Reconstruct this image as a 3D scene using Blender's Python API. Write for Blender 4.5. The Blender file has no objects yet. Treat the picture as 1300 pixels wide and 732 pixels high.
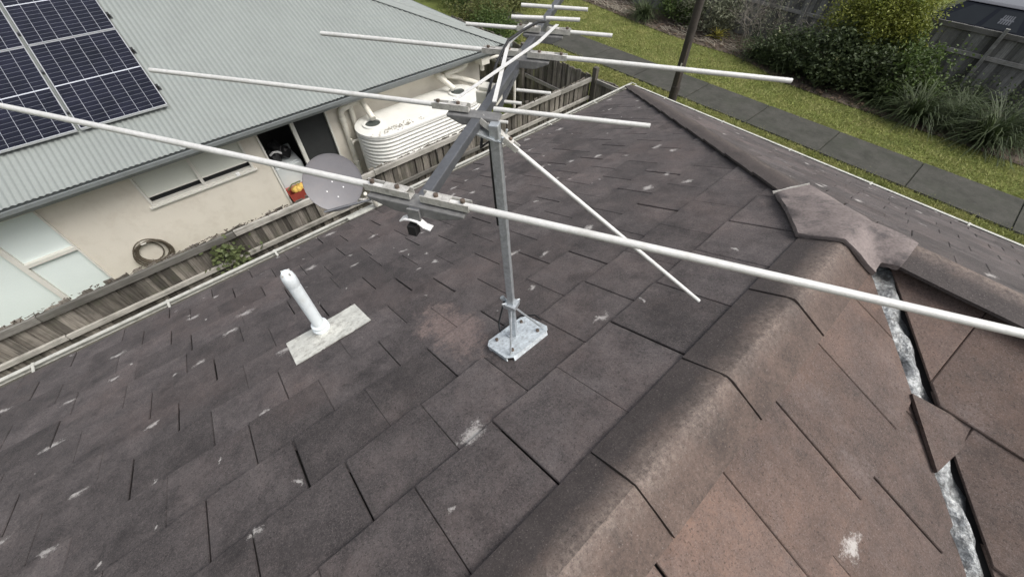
import bpy, math, random
import numpy as np
from mathutils import Vector, Matrix
random.seed(7); rng = np.random.default_rng(7)
R = math.radians
S = bpy.context.scene
COL = S.collection

# ------------------------------------------------------------------ camera, sky, sun, exposure
CAM = Vector((0, 0, 5.9))
def camera():
    pitch, roll, yaw = R(50.557), R(0.16), R(-48.364)
    fw = Vector((math.sin(yaw)*math.cos(pitch), math.cos(yaw)*math.cos(pitch), -math.sin(pitch)))
    r = Vector((math.cos(yaw), -math.sin(yaw), 0)); u = r.cross(fw)
    c, s = math.cos(roll), math.sin(roll)
    r2 = c*r + s*u; u2 = -s*r + c*u
    cd = bpy.data.cameras.new('camera'); cam = bpy.data.objects.new('camera', cd); COL.objects.link(cam)
    m = Matrix((r2, u2, -fw)).transposed().to_4x4(); m.translation = CAM
    cam.matrix_world = m
    cd.sensor_width = 36; cd.lens = 36*502.0/1300; cd.clip_start = .02; cd.clip_end = 500
    S.camera = cam
    return fw
FW = camera()
SUN_EL, SUN_AZ = R(54), R(66)            # azimuth from +Y towards +X
w = bpy.data.worlds.new('World'); S.world = w; w.use_nodes = True
nt = w.node_tree; bg = nt.nodes['Background']
sky = nt.nodes.new('ShaderNodeTexSky'); sky.sky_type = 'NISHITA'; sky.sun_disc = False
sky.sun_elevation = SUN_EL; sky.sun_rotation = SUN_AZ
sky.air_density = 1.0; sky.dust_density = 6.0; sky.ozone_density = 1.0
hs = nt.nodes.new('ShaderNodeHueSaturation'); hs.inputs['Saturation'].default_value = .35
nt.links.new(sky.outputs[0], hs.inputs['Color']); nt.links.new(hs.outputs[0], bg.inputs[0])
bg.inputs[1].default_value = .14
sl = bpy.data.lights.new('sun', 'SUN'); sl.energy = 1.15; sl.angle = R(32); sl.color = (1, .97, .92)
so = bpy.data.objects.new('sun', sl); COL.objects.link(so)
sd = Vector((math.sin(SUN_AZ)*math.cos(SUN_EL), math.cos(SUN_AZ)*math.cos(SUN_EL), math.sin(SUN_EL)))
so.rotation_euler = (-sd).to_track_quat('-Z', 'Y').to_euler(); so.location = (0, 0, 40)
S.view_settings.view_transform = 'Standard'; S.view_settings.look = 'None'
S.view_settings.exposure = 0.5; S.view_settings.gamma = 1
S.render.engine = 'CYCLES'

# ------------------------------------------------------------------ materials
class NT:
    def __init__(s, name, rough=.7, metal=0.0, spec=.5):
        s.m = bpy.data.materials.new(name); s.m.use_nodes = True
        s.t = s.m.node_tree; s.b = s.t.nodes['Principled BSDF']
        s.b.inputs['Roughness'].default_value = rough; s.b.inputs['Metallic'].default_value = metal
        s.b.inputs['Specular IOR Level'].default_value = spec
        g = s.t.nodes.new('ShaderNodeNewGeometry'); s.pos = g.outputs['Position']; s.isl = g.outputs['Random Per Island']
    def n(s, typ, **kw):
        x = s.t.nodes.new(typ)
        for k, v in kw.items(): setattr(x, k, v)
        return x
    def l(s, a, b): s.t.links.new(a, b)
    def scl(s, vec, sc):
        x = s.n('ShaderNodeMapping'); s.l(vec, x.inputs[0]); x.inputs['Scale'].default_value = sc; return x.outputs[0]
    def noise(s, scale, detail=4, rough=.6, vec=None):
        x = s.n('ShaderNodeTexNoise'); s.l(vec or s.pos, x.inputs['Vector'])
        x.inputs['Scale'].default_value = scale; x.inputs['Detail'].default_value = detail; x.inputs['Roughness'].default_value = rough
        return x.outputs['Fac']
    def vor(s, scale, vec=None, out='Distance'):
        x = s.n('ShaderNodeTexVoronoi'); s.l(vec or s.pos, x.inputs['Vector']); x.inputs['Scale'].default_value = scale
        return x.outputs[out]
    def ramp(s, fac, stops):
        x = s.n('ShaderNodeValToRGB'); s.l(fac, x.inputs[0]); e = x.color_ramp.elements
        while len(e) < len(stops): e.new(.5)
        for i, (p, c) in enumerate(stops):
            e[i].position = p
            e[i].color = (c, c, c, 1) if not hasattr(c, '__len__') else (*c, 1)
        return x.outputs[0]
    def mix(s, fac, a, b, mode='MIX'):
        x = s.n('ShaderNodeMix', data_type='RGBA', blend_type=mode)
        for v, i in ((fac, 0), (a, 6), (b, 7)):
            if hasattr(v, 'links') or hasattr(v, 'is_linked'): s.l(v, x.inputs[i])
            elif i == 0: x.inputs[0].default_value = v
            else: x.inputs[i].default_value = (*v, 1)
        return x.outputs[2]
    def math(s, op, a, b=0.0):
        x = s.n('ShaderNodeMath', operation=op)
        for i, v in enumerate((a, b)):
            if hasattr(v, 'is_linked'): s.l(v, x.inputs[i])
            else: x.inputs[i].default_value = v
        return x.outputs[0]
    def sep(s, vec):
        x = s.n('ShaderNodeSeparateXYZ'); s.l(vec, x.inputs[0]); return x.outputs
    def col(s, c): s.l(c, s.b.inputs['Base Color']); return s
    def bump(s, h, strength=.3, dist=.01):
        x = s.n('ShaderNodeBump'); x.inputs['Strength'].default_value = strength; x.inputs['Distance'].default_value = dist
        s.l(h, x.inputs['Height']); s.l(x.outputs[0], s.b.inputs['Normal']); return s

def simple(name, c, rough=.7, metal=0.0, var=.25, scale=6, fine=60, bump=.15, dirt=None, dirt_amt=.5, spec=.5, island=0.0):
    k = NT(name, rough, metal, spec)
    lo = tuple(v*(1-var) for v in c); hi = tuple(min(1, v*(1+var)) for v in c)
    f = k.mix(.45, k.noise(scale, 5), k.noise(fine, 3))
    base = k.ramp(f, [(.32, lo), (.68, hi)])
    if island:
        base = k.mix(1.0, base, k.ramp(k.isl, [(0, 1-island), (1, 1.0)]), 'MULTIPLY')
    if dirt:
        base = k.mix(k.ramp(k.noise(scale*1.7, 6, .7), [(.5, 0), (.72, dirt_amt)]), base, dirt)
    k.col(base)
    if bump: k.bump(k.noise(fine*1.5, 3), bump, .004)
    return k.m

def tile_material(name, dark, mid, warm, warm_lo, warm_hi, patch=False, marks=(.80, .96)):
    k = NT(name, .8, 0, .35)
    oi = k.n('ShaderNodeObjectInfo').outputs['Random']
    big = k.noise(1.3, 6, .65); fine = k.noise(75, 5, .8); med = k.noise(7, 8, .75); grit = k.noise(190, 3, .8)
    c = k.ramp(k.mix(.55, fine, med), [(.36, dark), (.62, mid)])
    # red-brown weathering in clouds, broken up by the grain
    c = k.mix(k.math('MULTIPLY', k.ramp(big, [(warm_lo, 0), (warm_hi, 1)]), k.ramp(k.noise(22, 6, .8), [(.32, .25), (.66, 1)])), c, warm)
    # each tile weathered a little differently
    c = k.mix(1.0, c, k.ramp(oi, [(0, .70), (.5, .95), (1, 1.2)]), 'MULTIPLY')
    # worn pale grain and dark pits
    c = k.mix(k.ramp(grit, [(.54, 0), (.70, .6)]), c, (.24, .205, .19))
    c = k.mix(k.ramp(k.noise(120, 3, .7), [(.30, .8), (.44, 0)]), c, tuple(v*.4 for v in dark))
    # dusty pale clouds
    c = k.mix(k.math('MULTIPLY', k.ramp(k.noise(2.6, 7, .75, k.scl(k.pos, (1, 1.5, 1))), [(.52, 0), (.70, .6)]), k.ramp(k.noise(60, 5, .85), [(.36, .0), (.64, 1)])), c, (.185, .155, .148))
    # dark water stains
    c = k.mix(k.ramp(k.noise(3.4, 8, .78), [(.5, 0), (.70, .6)]), c, tuple(v*.6 for v in dark))
    # white droppings and lichen smears: scattered cells, smeared along one direction
    jn = k.n('ShaderNodeTexNoise'); k.l(k.pos, jn.inputs['Vector']); jn.inputs['Scale'].default_value = 14; jn.inputs['Detail'].default_value = 6
    jit = k.mix(.10, k.pos, jn.outputs['Color'])
    for sc, thr, rr in (((4.4, 2.3, 0), marks[0], .155), ((7.3, 9.1, 0), marks[1], .17)):
        v = k.n('ShaderNodeTexVoronoi', voronoi_dimensions='2D'); k.l(k.scl(jit, sc), v.inputs['Vector']); v.inputs['Scale'].default_value = 1.0
        cell = k.sep(v.outputs['Color'])[0]
        rad = k.math('MULTIPLY', k.ramp(cell, [(thr, 0), (thr+.02, .4), (1, 1)]), rr)
        d = k.math('DIVIDE', v.outputs['Distance'], k.math('MAXIMUM', rad, .001))
        edge = k.ramp(k.math('ADD', d, k.math('MULTIPLY', k.math('SUBTRACT', k.noise(65, 5, .85), .5), 3.2)), [(.3, .8), (1.05, 0)])
        c = k.mix(edge, c, (.46, .44, .42))
    if patch:
        x, y, _ = k.sep(k.pos)
        e = k.math('ADD', k.math('POWER', k.math('DIVIDE', k.math('ADD', x, 1.22), .40), 2), k.math('POWER', k.math('DIVIDE', k.math('SUBTRACT', y, .62), .17), 2))
        e = k.math('ADD', e, k.math('MULTIPLY', k.math('SUBTRACT', k.noise(6, 7, .8), .5), 4.5))
        c = k.mix(k.math('MULTIPLY', k.ramp(e, [(.2, .9), (1.3, 0)]), k.ramp(k.noise(30, 6, .8), [(.32, .3), (.6, 1)])), c, k.ramp(fine, [(.3, (.15, .11, .10)), (.7, (.29, .225, .205))]))
    k.col(c)
    k.l(k.ramp(med, [(.3, .62), (.7, .88)]), k.b.inputs['Roughness'])
    k.bump(k.mix(.5, k.noise(200, 3, .75), k.noise(25, 6, .65)), .7, .007)
    return k.m

M = {}
M['tile'] = tile_material('dark_roof_tile', (.031, .027, .028), (.120, .105, .104), (.132, .100, .093), .48, .78, True, (.70, .95))
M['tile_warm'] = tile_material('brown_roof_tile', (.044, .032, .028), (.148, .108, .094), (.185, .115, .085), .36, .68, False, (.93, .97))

def cap_material(name, hip=False):
    # object coordinates: Y runs across the cap from the crest, wear pale along the crest
    k = NT(name, .82, 0, .35)
    tc = k.n('ShaderNodeTexCoord').outputs['UV']
    a = k.math('ABSOLUTE', k.math('SUBTRACT', k.sep(tc)[0], .5))       # 0 at the crest .. .5 at the edge
    fine = k.noise(75, 5, .8); med = k.noise(7, 8, .75)
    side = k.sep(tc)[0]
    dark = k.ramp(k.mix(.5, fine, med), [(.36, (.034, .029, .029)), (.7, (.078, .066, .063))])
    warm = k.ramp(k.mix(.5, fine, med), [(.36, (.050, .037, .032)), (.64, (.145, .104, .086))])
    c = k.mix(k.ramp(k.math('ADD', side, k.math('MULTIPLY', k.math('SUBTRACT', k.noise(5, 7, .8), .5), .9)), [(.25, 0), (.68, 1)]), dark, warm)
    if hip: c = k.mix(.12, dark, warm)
    wear = k.math('MULTIPLY', k.ramp(k.math('ADD', a, k.math('MULTIPLY', k.math('SUBTRACT', med, .5), .5)), [(.0, 1), (.26, 0)]), k.ramp(k.noise(50, 6, .85), [(.36, .0), (.64, 1)]))
    c = k.mix(k.math('MULTIPLY', wear, .3 if hip else .75), c, (.27, .22, .19))
    c = k.mix(k.ramp(k.noise(190, 3, .8), [(.56, 0), (.72, .45)]), c, (.22, .19, .17))
    c = k.mix(k.ramp(k.noise(120, 3, .7), [(.28, .75), (.42, 0)]), c, (.018, .015, .014))
    c = k.mix(k.ramp(k.noise(3, 6, .75), [(.5, 0), (.72, .6)]), c, (.03, .026, .025))
    sp = k.ramp(k.noise(130, 2, .5), [(.64, 0), (.74, .35)])
    c = k.mix(sp, c, (.28, .25, .23))
    k.col(c); k.bump(k.mix(.5, k.noise(200, 3, .7), k.noise(20, 5)), .55, .006)
    return k.m
M['cap'] = cap_material('ridge_cap_concrete'); M['hipcap'] = cap_material('hip_cap_concrete', True)
M['mortar'] = simple('weathered_mortar', (.185, .155, .147), .85, var=.4, scale=6, fine=80, bump=.5, dirt=(.058, .053, .054), dirt_amt=.95)
M['bedding'] = simple('pale_bedding_mortar', (.42, .40, .37), .9, var=.35, scale=20, fine=90, bump=.6)
M['deck'] = simple('dark_underlay', (.02, .018, .018), .9, bump=0)
M['lead'] = NT('lead_flashing', .38, .5)
def lead():
    k = M['lead']
    c = k.ramp(k.mix(.5, k.noise(14, 6, .75), k.noise(60, 3, .7)), [(.36, (.05, .053, .055)), (.5, (.20, .21, .215)), (.70, (.54, .56, .56))])
    c = k.mix(k.ramp(k.noise(9, 6, .8), [(.5, 0), (.62, .75)]), c, (.06, .055, .05))
    k.col(c); k.bump(k.noise(30, 5, .7), .8, .012); M['lead'] = k.m
lead()
M['gutter'] = simple('cream_gutter_paint', (.44, .44, .40), .5, var=.18, scale=7, fine=40, bump=.1, dirt=(.20, .19, .16), dirt_amt=.85)
M['gutter_in'] = simple('gutter_silt', (.09, .085, .07), .9, var=.4)
M['brick'] = simple('brown_brick_wall', (.22, .14, .10), .85, var=.3)
M['alu'] = simple('weathered_aluminium', (.60, .60, .585), .5, .1, var=.12, scale=18, fine=120, bump=.12, dirt=(.42, .41, .38), dirt_amt=.45)
M['bracket'] = simple('chalky_aluminium_bracket', (.50, .49, .46), .6, .35, var=.25, scale=30, fine=160, bump=.25, dirt=(.22, .21, .19), dirt_amt=.8)
M['boom'] = simple('dark_boom_metal', (.11, .115, .125), .45, .4, var=.2, scale=14, fine=90, bump=.1)
M['insul'] = simple('grey_insulator_plastic', (.135, .135, .135), .6, 0, var=.25, scale=25, bump=.2, dirt=(.24, .24, .23), dirt_amt=.6)
M['galv'] = simple('galvanised_steel', (.50, .53, .55), .4, .65, var=.25, scale=35, fine=90, bump=.1, dirt=(.30, .32, .33), dirt_amt=.7)
M['galv_plate'] = simple('spangled_galvanised_plate', (.60, .65, .68), .5, .25, var=.28, scale=26, fine=60, bump=.2, dirt=(.25, .26, .27), dirt_amt=.8)
M['black'] = simple('black_cable', (.014, .014, .015), .5, var=.2, bump=0)
M['bolt'] = simple('rusty_bolt', (.13, .10, .08), .6, .5, bump=0)
M['white_pvc'] = simple('white_pvc', (.70, .75, .77), .4, var=.06, scale=8, bump=.05, dirt=(.45, .46, .42), dirt_amt=.4)
M['flash'] = simple('painted_lead_collar', (.60, .60, .55), .65, .0, var=.2, scale=14, fine=50, bump=.8, dirt=(.27, .25, .22), dirt_amt=.95)
M['dish'] = simple('grey_dish_paint', (.158, .155, .165), .5, 0, var=.08, scale=5, fine=50, bump=.05, dirt=(.20, .18, .175), dirt_amt=.4)
M['white_cap'] = simple('white_bolt_cap', (.8, .8, .8), .5, var=.05, bump=0)
M['pole'] = simple('dark_timber_pole', (.040, .033, .028), .85, var=.4, scale=10, fine=60, bump=.6)
M['tag'] = simple('pale_tag', (.6, .58, .5), .6, bump=0)

def timber(name, lo, hi, stretch, green=.0):
    k = NT(name, .9, 0, .25)
    grain = k.noise(14, 5, .75, k.scl(k.pos, stretch))
    c = k.ramp(grain, [(.25, lo), (.7, hi)])
    c = k.mix(1.0, c, k.ramp(k.n('ShaderNodeObjectInfo').outputs['Random'], [(0, .36), (.5, .85), (1, 1.35)]), 'MULTIPLY')
    c = k.mix(k.ramp(k.noise(2.2, 6, .7), [(.45, 0), (.75, .7)]), c, (.045, .042, .036))
    if green: c = k.mix(k.math('MULTIPLY', k.ramp(k.noise(5, 5), [(.5, 0), (.7, 1)]), green), c, (.10, .12, .06))
    k.col(c); k.bump(grain, .6, .006); return k.m
M['paling'] = timber('grey_weathered_paling', (.065, .056, .046), (.31, .285, .25), (3, 3, .16), .25)
M['rail_y'] = timber('grey_fence_rail', (.19, .18, .16), (.42, .405, .37), (3, .16, 3), .1)
M['rail_x'] = timber('grey_cross_rail', (.15, .145, .13), (.33, .315, .29), (.16, 3, 3), .15)
M['rail_far'] = timber('pale_far_rail', (.26, .255, .245), (.46, .45, .43), (.16, 3, 3), .1)
M['far_paling'] = timber('grey_far_paling', (.09, .09, .088), (.30, .30, .29), (3, 3, .16), .15)

M['n_roof'] = simple('grey_steel_sheet', (.235, .256, .245), .5, .05, var=.07, scale=1.4, fine=25, bump=.03, dirt=(.20, .215, .21), dirt_amt=.35)
M['n_gutter'] = simple('grey_steel_gutter', (.16, .175, .175), .45, .1, var=.1, scale=5, bump=.05, dirt=(.10, .105, .10), dirt_amt=.5)
M['render_wall'] = simple('beige_render', (.62, .585, .51), .85, var=.06, scale=2, fine=60, bump=.2, dirt=(.42, .37, .30), dirt_amt=.35)
M['frame'] = simple('pale_window_frame', (.62, .61, .56), .5, var=.08, bump=.05)
M['frost'] = simple('frosted_pane', (.60, .62, .56), .22, var=.05, scale=3, bump=0)
M['blue_pane'] = simple('pale_reflecting_pane', (.68, .75, .73), .15, var=.04, scale=2, bump=0)
M['dark_in'] = simple('dark_interior', (.025, .027, .027), .8, bump=0)
M['room'] = simple('laundry_wall', (.10, .10, .095), .8, bump=0)
M['tank'] = simple('cream_tank_steel', (.68, .68, .64), .45, 0, var=.05, scale=3, fine=50, bump=.05, dirt=(.52, .51, .46), dirt_amt=.45)
M['mesh'] = simple('strainer_mesh', (.07, .08, .075), .6, .3, var=.5, scale=60, fine=200, bump=.5)
M['cream_pipe'] = simple('cream_pvc_pipe', (.64, .62, .55), .5, var=.08, scale=6, bump=.05, dirt=(.40, .36, .27), dirt_amt=.5)
M['hose'] = simple('brown_garden_hose', (.085, .07, .05), .7, var=.3, scale=30, bump=.1)
M['white_box'] = simple('white_enamel', (.62, .66, .66), .35, var=.05, bump=0)
M['red'] = simple('red_plastic', (.32, .06, .045), .5, var=.2, bump=0)
M['yellow'] = simple('yellow_cloth', (.62, .42, .10), .8, var=.3, scale=20, bump=.3)
M['pv_frame'] = simple('silver_panel_frame', (.62, .63, .64), .35, .6, var=.05, bump=0)
def pv():
    k = NT('solar_cells', .22, 0, .35)
    tc = k.n('ShaderNodeTexCoord').outputs['UV']; sx, sy, _ = k.sep(tc)
    def line(coord, n, wd):
        f = k.math('FRACT', k.math('MULTIPLY', coord, n))
        return k.math('GREATER_THAN', k.math('ABSOLUTE', k.math('SUBTRACT', f, .5)), .5-wd)
    c = k.ramp(k.noise(3, 4), [(.3, (.005, .006, .012)), (.7, (.011, .012, .024))])
    h = k.math('MAXIMUM', k.math('MULTIPLY', line(sy, 20, .045), .16), k.math('MULTIPLY', line(sx, 6, .014), .6))
    mid = k.math('LESS_THAN', k.math('ABSOLUTE', k.math('SUBTRACT', sy, .5)), .006)
    h = k.math('MAXIMUM', h, k.math('MULTIPLY', mid, .9))
    c = k.mix(h, c, (.50, .52, .56))
    k.col(c); M['pv'] = k.m
pv()

def leafmat(name, lo, hi, rough=.55, tip=None):
    k = NT(name, rough, 0, .3)
    c = k.ramp(k.isl, [(0, lo), (1, hi)])
    c = k.mix(k.ramp(k.noise(1.6, 3), [(.35, 0), (.7, .6)]), c, tip or tuple(v*1.25 for v in hi))
    k.col(c)
    t = k.n('ShaderNodeBsdfTranslucent'); k.l(c, t.inputs[0])
    mx = k.n('ShaderNodeMixShader'); mx.inputs[0].default_value = .25
    k.l(k.b.outputs[0], mx.inputs[1]); k.l(t.outputs[0], mx.inputs[2])
    k.l(mx.outputs[0], k.t.nodes['Material Output'].inputs[0])
    return k.m
M['grass'] = leafmat('lawn_grass', (.15, .175, .052), (.31, .335, .115), .7, (.40, .37, .16))
M['leaf_bright'] = leafmat('yellow_green_leaf', (.06, .09, .016), (.20, .23, .04), .5, (.30, .30, .06))
M['leaf_mid'] = leafmat('mid_green_leaf', (.035, .065, .018), (.09, .13, .035))
M['leaf_dark'] = leafmat('dark_green_leaf', (.020, .032, .014), (.075, .10, .042))
M['leaf_olive'] = leafmat('olive_leaf', (.055, .07, .022), (.15, .16, .055), .6)
M['leaf_grey'] = leafmat('grey_green_leaf', (.07, .08, .05), (.17, .18, .12), .6)
M['strap'] = leafmat('strappy_leaf', (.012, .020, .009), (.055, .080, .030), .6, (.085, .110, .045))
M['brom'] = leafmat('yellow_bromeliad_leaf', (.22, .22, .04), (.42, .38, .09), .5)
M['star'] = leafmat('cream_variegated_leaf', (.40, .42, .22), (.62, .62, .40), .5)
M['ivy'] = leafmat('ivy_leaf', (.06, .085, .035), (.17, .20, .09), .5)
M['twig'] = simple('grey_twig', (.20, .18, .155), .85, var=.35, scale=12, bump=.3)
M['bark'] = simple('dark_bark', (.07, .055, .042), .9, var=.35, scale=12, bump=.5)
M['litter'] = simple('dry_leaf_litter', (.15, .105, .07), .9, var=.5, scale=30, bump=.3, island=.7)
M['straw'] = simple('pale_straw_stem', (.38, .34, .27), .9, var=.3, island=.4)

def groundmat():
    k = NT('soil_and_turf', .95, 0, .2)
    c = k.ramp(k.noise(1.2, 6, .7), [(.3, (.08, .10, .025)), (.55, (.15, .18, .045)), (.75, (.23, .22, .075))])
    c = k.mix(k.ramp(k.noise(40, 4, .8), [(.45, 0), (.7, .6)]), c, (.045, .05, .018))
    k.col(c); k.bump(k.noise(60, 4, .7), .8, .03); return k.m
M['ground'] = groundmat()
M['mulch'] = simple('brown_mulch', (.085, .066, .05), .95, var=.5, scale=4, fine=45, bump=1.0, dirt=(.15, .125, .10), dirt_amt=.6)
def slabmat():
    k = NT('grey_concrete_slab', .92, 0, .15)
    c = k.ramp(k.mix(.4, k.noise(2.2, 8, .75), k.noise(55, 4, .8)), [(.36, (.035, .036, .031)), (.64, (.085, .083, .074))])
    c = k.mix(k.ramp(k.noise(.9, 7, .75), [(.48, 0), (.7, .7)]), c, (.045, .05, .038))
    c = k.mix(k.ramp(k.noise(7, 6, .8), [(.62, 0), (.75, .5)]), c, (.16, .155, .14))
    k.col(c); k.bump(k.noise(90, 4, .7), .4, .005); return k.m
M['slab'] = slabmat()
M['slab_joint'] = simple('path_bed', (.03, .032, .022), .95, bump=0)
M['car'] = simple('dark_blue_car_paint', (.012, .015, .024), .2, .2, var=.05, bump=0)
M['car_roof'] = simple('grey_car_roof', (.10, .105, .12), .35, .2, var=.1, bump=0)  # roof panel a paler, greyer tone than the dark blue body
M['car_glass'] = simple('tinted_car_glass', (.022, .027, .032), .12, 0, var=.2, scale=2, bump=0)
M['tyre'] = simple('tyre_rubber', (.02, .02, .02), .85, bump=0)
M['rim'] = simple('alloy_rim', (.45, .45, .46), .35, .7, bump=0)
M['decal'] = simple('grey_window_decal', (.20, .21, .23), .5, bump=0)

# ------------------------------------------------------------------ mesh helpers
ORG = {}
def tag(o, label=None, cat=None, group=None, kind=None):
    if label: o['label'] = label
    if cat: o['category'] = cat
    if group: o['group'] = group
    if kind: o['kind'] = kind
    return o
def thing(name, loc, label, cat, group=None):
    o = bpy.data.objects.new(name, None); COL.objects.link(o); o.location = loc; o.empty_display_size = .1
    ORG[o.name] = Vector(loc)
    return tag(o, label, cat, group)
def V(*a): return Vector(a)
def basis(d, up=V(0, 0, 1)):
    d = d.normalized()
    if abs(d.dot(up)) > .98: up = V(1, 0, 0)
    s = d.cross(up).normalized(); return d, s, s.cross(d).normalized()

class MB:
    def __init__(s): s.v = []; s.f = []; s.uv = None
    def add(s, vs, fs):
        o = len(s.v); s.v += [tuple(p) for p in vs]; s.f += [tuple(i+o for i in f) for f in fs]; return s
    def obox(s, c, ax, ay, az):
        """box with centre c and half-axis vectors"""
        c = Vector(c); vs = [c+a*ax+b*ay+d*az for d in (-1, 1) for b in (-1, 1) for a in (-1, 1)]
        return s.add(vs, [(0, 2, 3, 1), (4, 5, 7, 6), (0, 1, 5, 4), (2, 6, 7, 3), (0, 4, 6, 2), (1, 3, 7, 5)])
    def box(s, lo, hi):
        lo, hi = Vector(lo), Vector(hi); c = (lo+hi)/2; h = (hi-lo)/2
        return s.obox(c, V(h.x, 0, 0), V(0, h.y, 0), V(0, 0, h.z))
    def bar(s, a, b, wd, ht, up=V(0, 0, 1)):
        a, b = Vector(a), Vector(b); d, sd, u = basis(b-a, up)
        return s.obox((a+b)/2, d*((b-a).length/2), sd*wd/2, u*ht/2)
    def tube(s, pts, r, n=10, cap=True, hollow=None):
        pts = [Vector(p) for p in pts]; rings = []; prev = None
        rr = r if hasattr(r, '__len__') else [r]*len(pts)
        for i, p in enumerate(pts):
            if i == 0: d = pts[1]-p
            elif i == len(pts)-1: d = p-pts[-2]
            else: d = (pts[i+1]-p).normalized()+(p-pts[i-1]).normalized()
            d = d.normalized()
            if prev is None: _, sd, u = basis(d)
            else:
                sd = (prev-d*prev.dot(d)).normalized(); u = sd.cross(d).normalized()
            prev = sd
            rings.append([p+(sd*math.cos(2*math.pi*k/n)+u*math.sin(2*math.pi*k/n))*rr[i] for k in range(n)])
        vs = [q for g in rings for q in g]; fs = []
        for i in range(len(pts)-1):
            for k in range(n):
                k2 = (k+1) % n; fs.append((i*n+k, i*n+k2, (i+1)*n+k2, (i+1)*n+k))
        if cap: fs += [tuple(range(n))[::-1], tuple(range((len(pts)-1)*n, len(pts)*n))]
        return s.add(vs, fs)
    def prism(s, poly, off):
        n = len(poly); off = Vector(off); a = [Vector(p) for p in poly]; b = [p+off for p in a]
        return s.add(a+b, [tuple(range(n)), tuple(range(2*n-1, n-1, -1))]+[(i, i+n, (i+1) % n+n, (i+1) % n) for i in range(n)])
    def lathe(s, prof, origin=(0, 0, 0), n=24, axis=None):
        """profile (r, h) turned about axis through origin"""
        ax, sd, u = basis(Vector(axis) if axis else V(0, 0, 1)); o = Vector(origin); m = len(prof)
        vs = [o+ax*h+(sd*math.cos(2*math.pi*k/n)+u*math.sin(2*math.pi*k/n))*r for k in range(n) for r, h in prof]
        fs = [(k*m+i, ((k+1) % n)*m+i, ((k+1) % n)*m+i+1, k*m+i+1) for k in range(n) for i in range(m-1)]
        return s.add(vs, fs)
    def build(s, name, mat, parent=None, smooth=False, kind=None, world=True, bevel=0, origin=None):
        off = Vector((0, 0, 0))
        if parent is not None and world: off = ORG.get(parent.name, V(0, 0, 0))
        elif origin is not None: off = Vector(origin)
        me = bpy.data.meshes.new(name); me.from_pydata([(p[0]-off.x, p[1]-off.y, p[2]-off.z) for p in s.v], [], s.f)
        me.materials.append(mat)
        if smooth:
            me.polygons.foreach_set('use_smooth', [True]*len(me.polygons))
        me.update()
        o = bpy.data.objects.new(name, me); COL.objects.link(o)
        if parent is not None: o.parent = parent
        elif origin is not None: o.location = off
        ORG[o.name] = off
        if bevel:
            md = o.modifiers.new('bevel', 'BEVEL'); md.width = bevel; md.segments = 2; md.limit_method = 'ANGLE'
        if kind: o['kind'] = kind
        return o
def autosmooth(o, ang=40):
    me = o.data; me.polygons.foreach_set('use_smooth', [True]*len(me.polygons)); me.set_sharp_from_angle(angle=R(ang)); return o

def polyclip(poly, a, b):
    """clip a 2-D polygon by the half-plane left of a->b"""
    out = []
    def sd(p): return (b[0]-a[0])*(p[1]-a[1])-(b[1]-a[1])*(p[0]-a[0])
    for i in range(len(poly)):
        p, q = poly[i], poly[(i+1) % len(poly)]; sp, sq = sd(p), sd(q)
        if sp >= 0: out.append(p)
        if (sp >= 0) != (sq >= 0):
            t = sp/(sp-sq); out.append((p[0]+(q[0]-p[0])*t, p[1]+(q[1]-p[1])*t))
    return out

# ------------------------------------------------------------------ ground, path, bed
g = MB(); gs = 240
xs = np.linspace(-gs, gs, 9)
g.add([(-gs, -gs, -.02), (gs, -gs, -.02), (gs, gs, -.02), (-gs, gs, -.02)], [(0, 1, 2, 3)])
tag(g.build('ground', M['ground']), kind='structure')
bedline = [(-30, 19.0), (-14, 17.6), (-11.5, 17.2), (-10, 17.0), (-8, 16.9), (-6.6, 17.0), (-5.4, 16.6), (-4.3, 16.1), (-2.6, 16.0), (-1, 16.0), (.5, 16.0), (2.4, 15.9), (8, 15.9)]
g = MB(); g.add([(x, y, .004) for x, y in bedline]+[(8, 26, .004), (-30, 26, .004)], [tuple(range(len(bedline)+2))])
tag(g.build('garden_bed', M['mulch']), kind='structure')
fp = MB(); fp.box((-18.4, 12.55, -.015), (8.8, 14.13, .0)); fp = tag(fp.build('footpath', M['slab_joint']), kind='structure')
for i in range(-6, 5):
    x0 = -5.88+2.07*i; h = random.uniform(.022, .030)
    b = MB(); b.box((x0+.016, 12.57, -.01), (x0+2.07-.016, 14.11, h)); b.build('slab', M['slab'], fp, bevel=.006)

def lawn():
    N = 190000
    x = rng.uniform(-17, 5, N); y = np.where(rng.random(N) < .2, rng.uniform(11.4, 12.6, N), rng.uniform(10.4, 19.0, N))
    by = np.interp(x, [p[0] for p in bedline], [p[1] for p in bedline])+rng.normal(0, .12, N)
    ok = (y < by) & ~((y > 12.60+rng.normal(0, .09, N)) & (y < 14.07+rng.normal(0, .085, N)))
    x, y = x[ok], y[ok]; n = len(x)
    h = rng.uniform(.025, .075, n); a = rng.uniform(0, 2*np.pi, n); wd = rng.uniform(.008, .018, n)
    lx = rng.normal(0, .6, n)*h; ly = rng.normal(0, .6, n)*h
    v = np.empty((n, 3, 3)); v[:, 0] = np.c_[x-np.cos(a)*wd, y-np.sin(a)*wd, np.full(n, -.02)]
    v[:, 1] = np.c_[x+np.cos(a)*wd, y+np.sin(a)*wd, np.full(n, -.02)]; v[:, 2] = np.c_[x+lx, y+ly, h-.02]
    me = bpy.data.meshes.new('grass'); me.from_pydata(v.reshape(-1, 3).tolist(), [], np.arange(3*n).reshape(-1, 3).tolist())
    me.materials.append(M['grass']); o = bpy.data.objects.new('grass', me); COL.objects.link(o)
    tag(o, 'short mown lawn along both sides of the footpath', 'grass', kind='stuff')
lawn()

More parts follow.
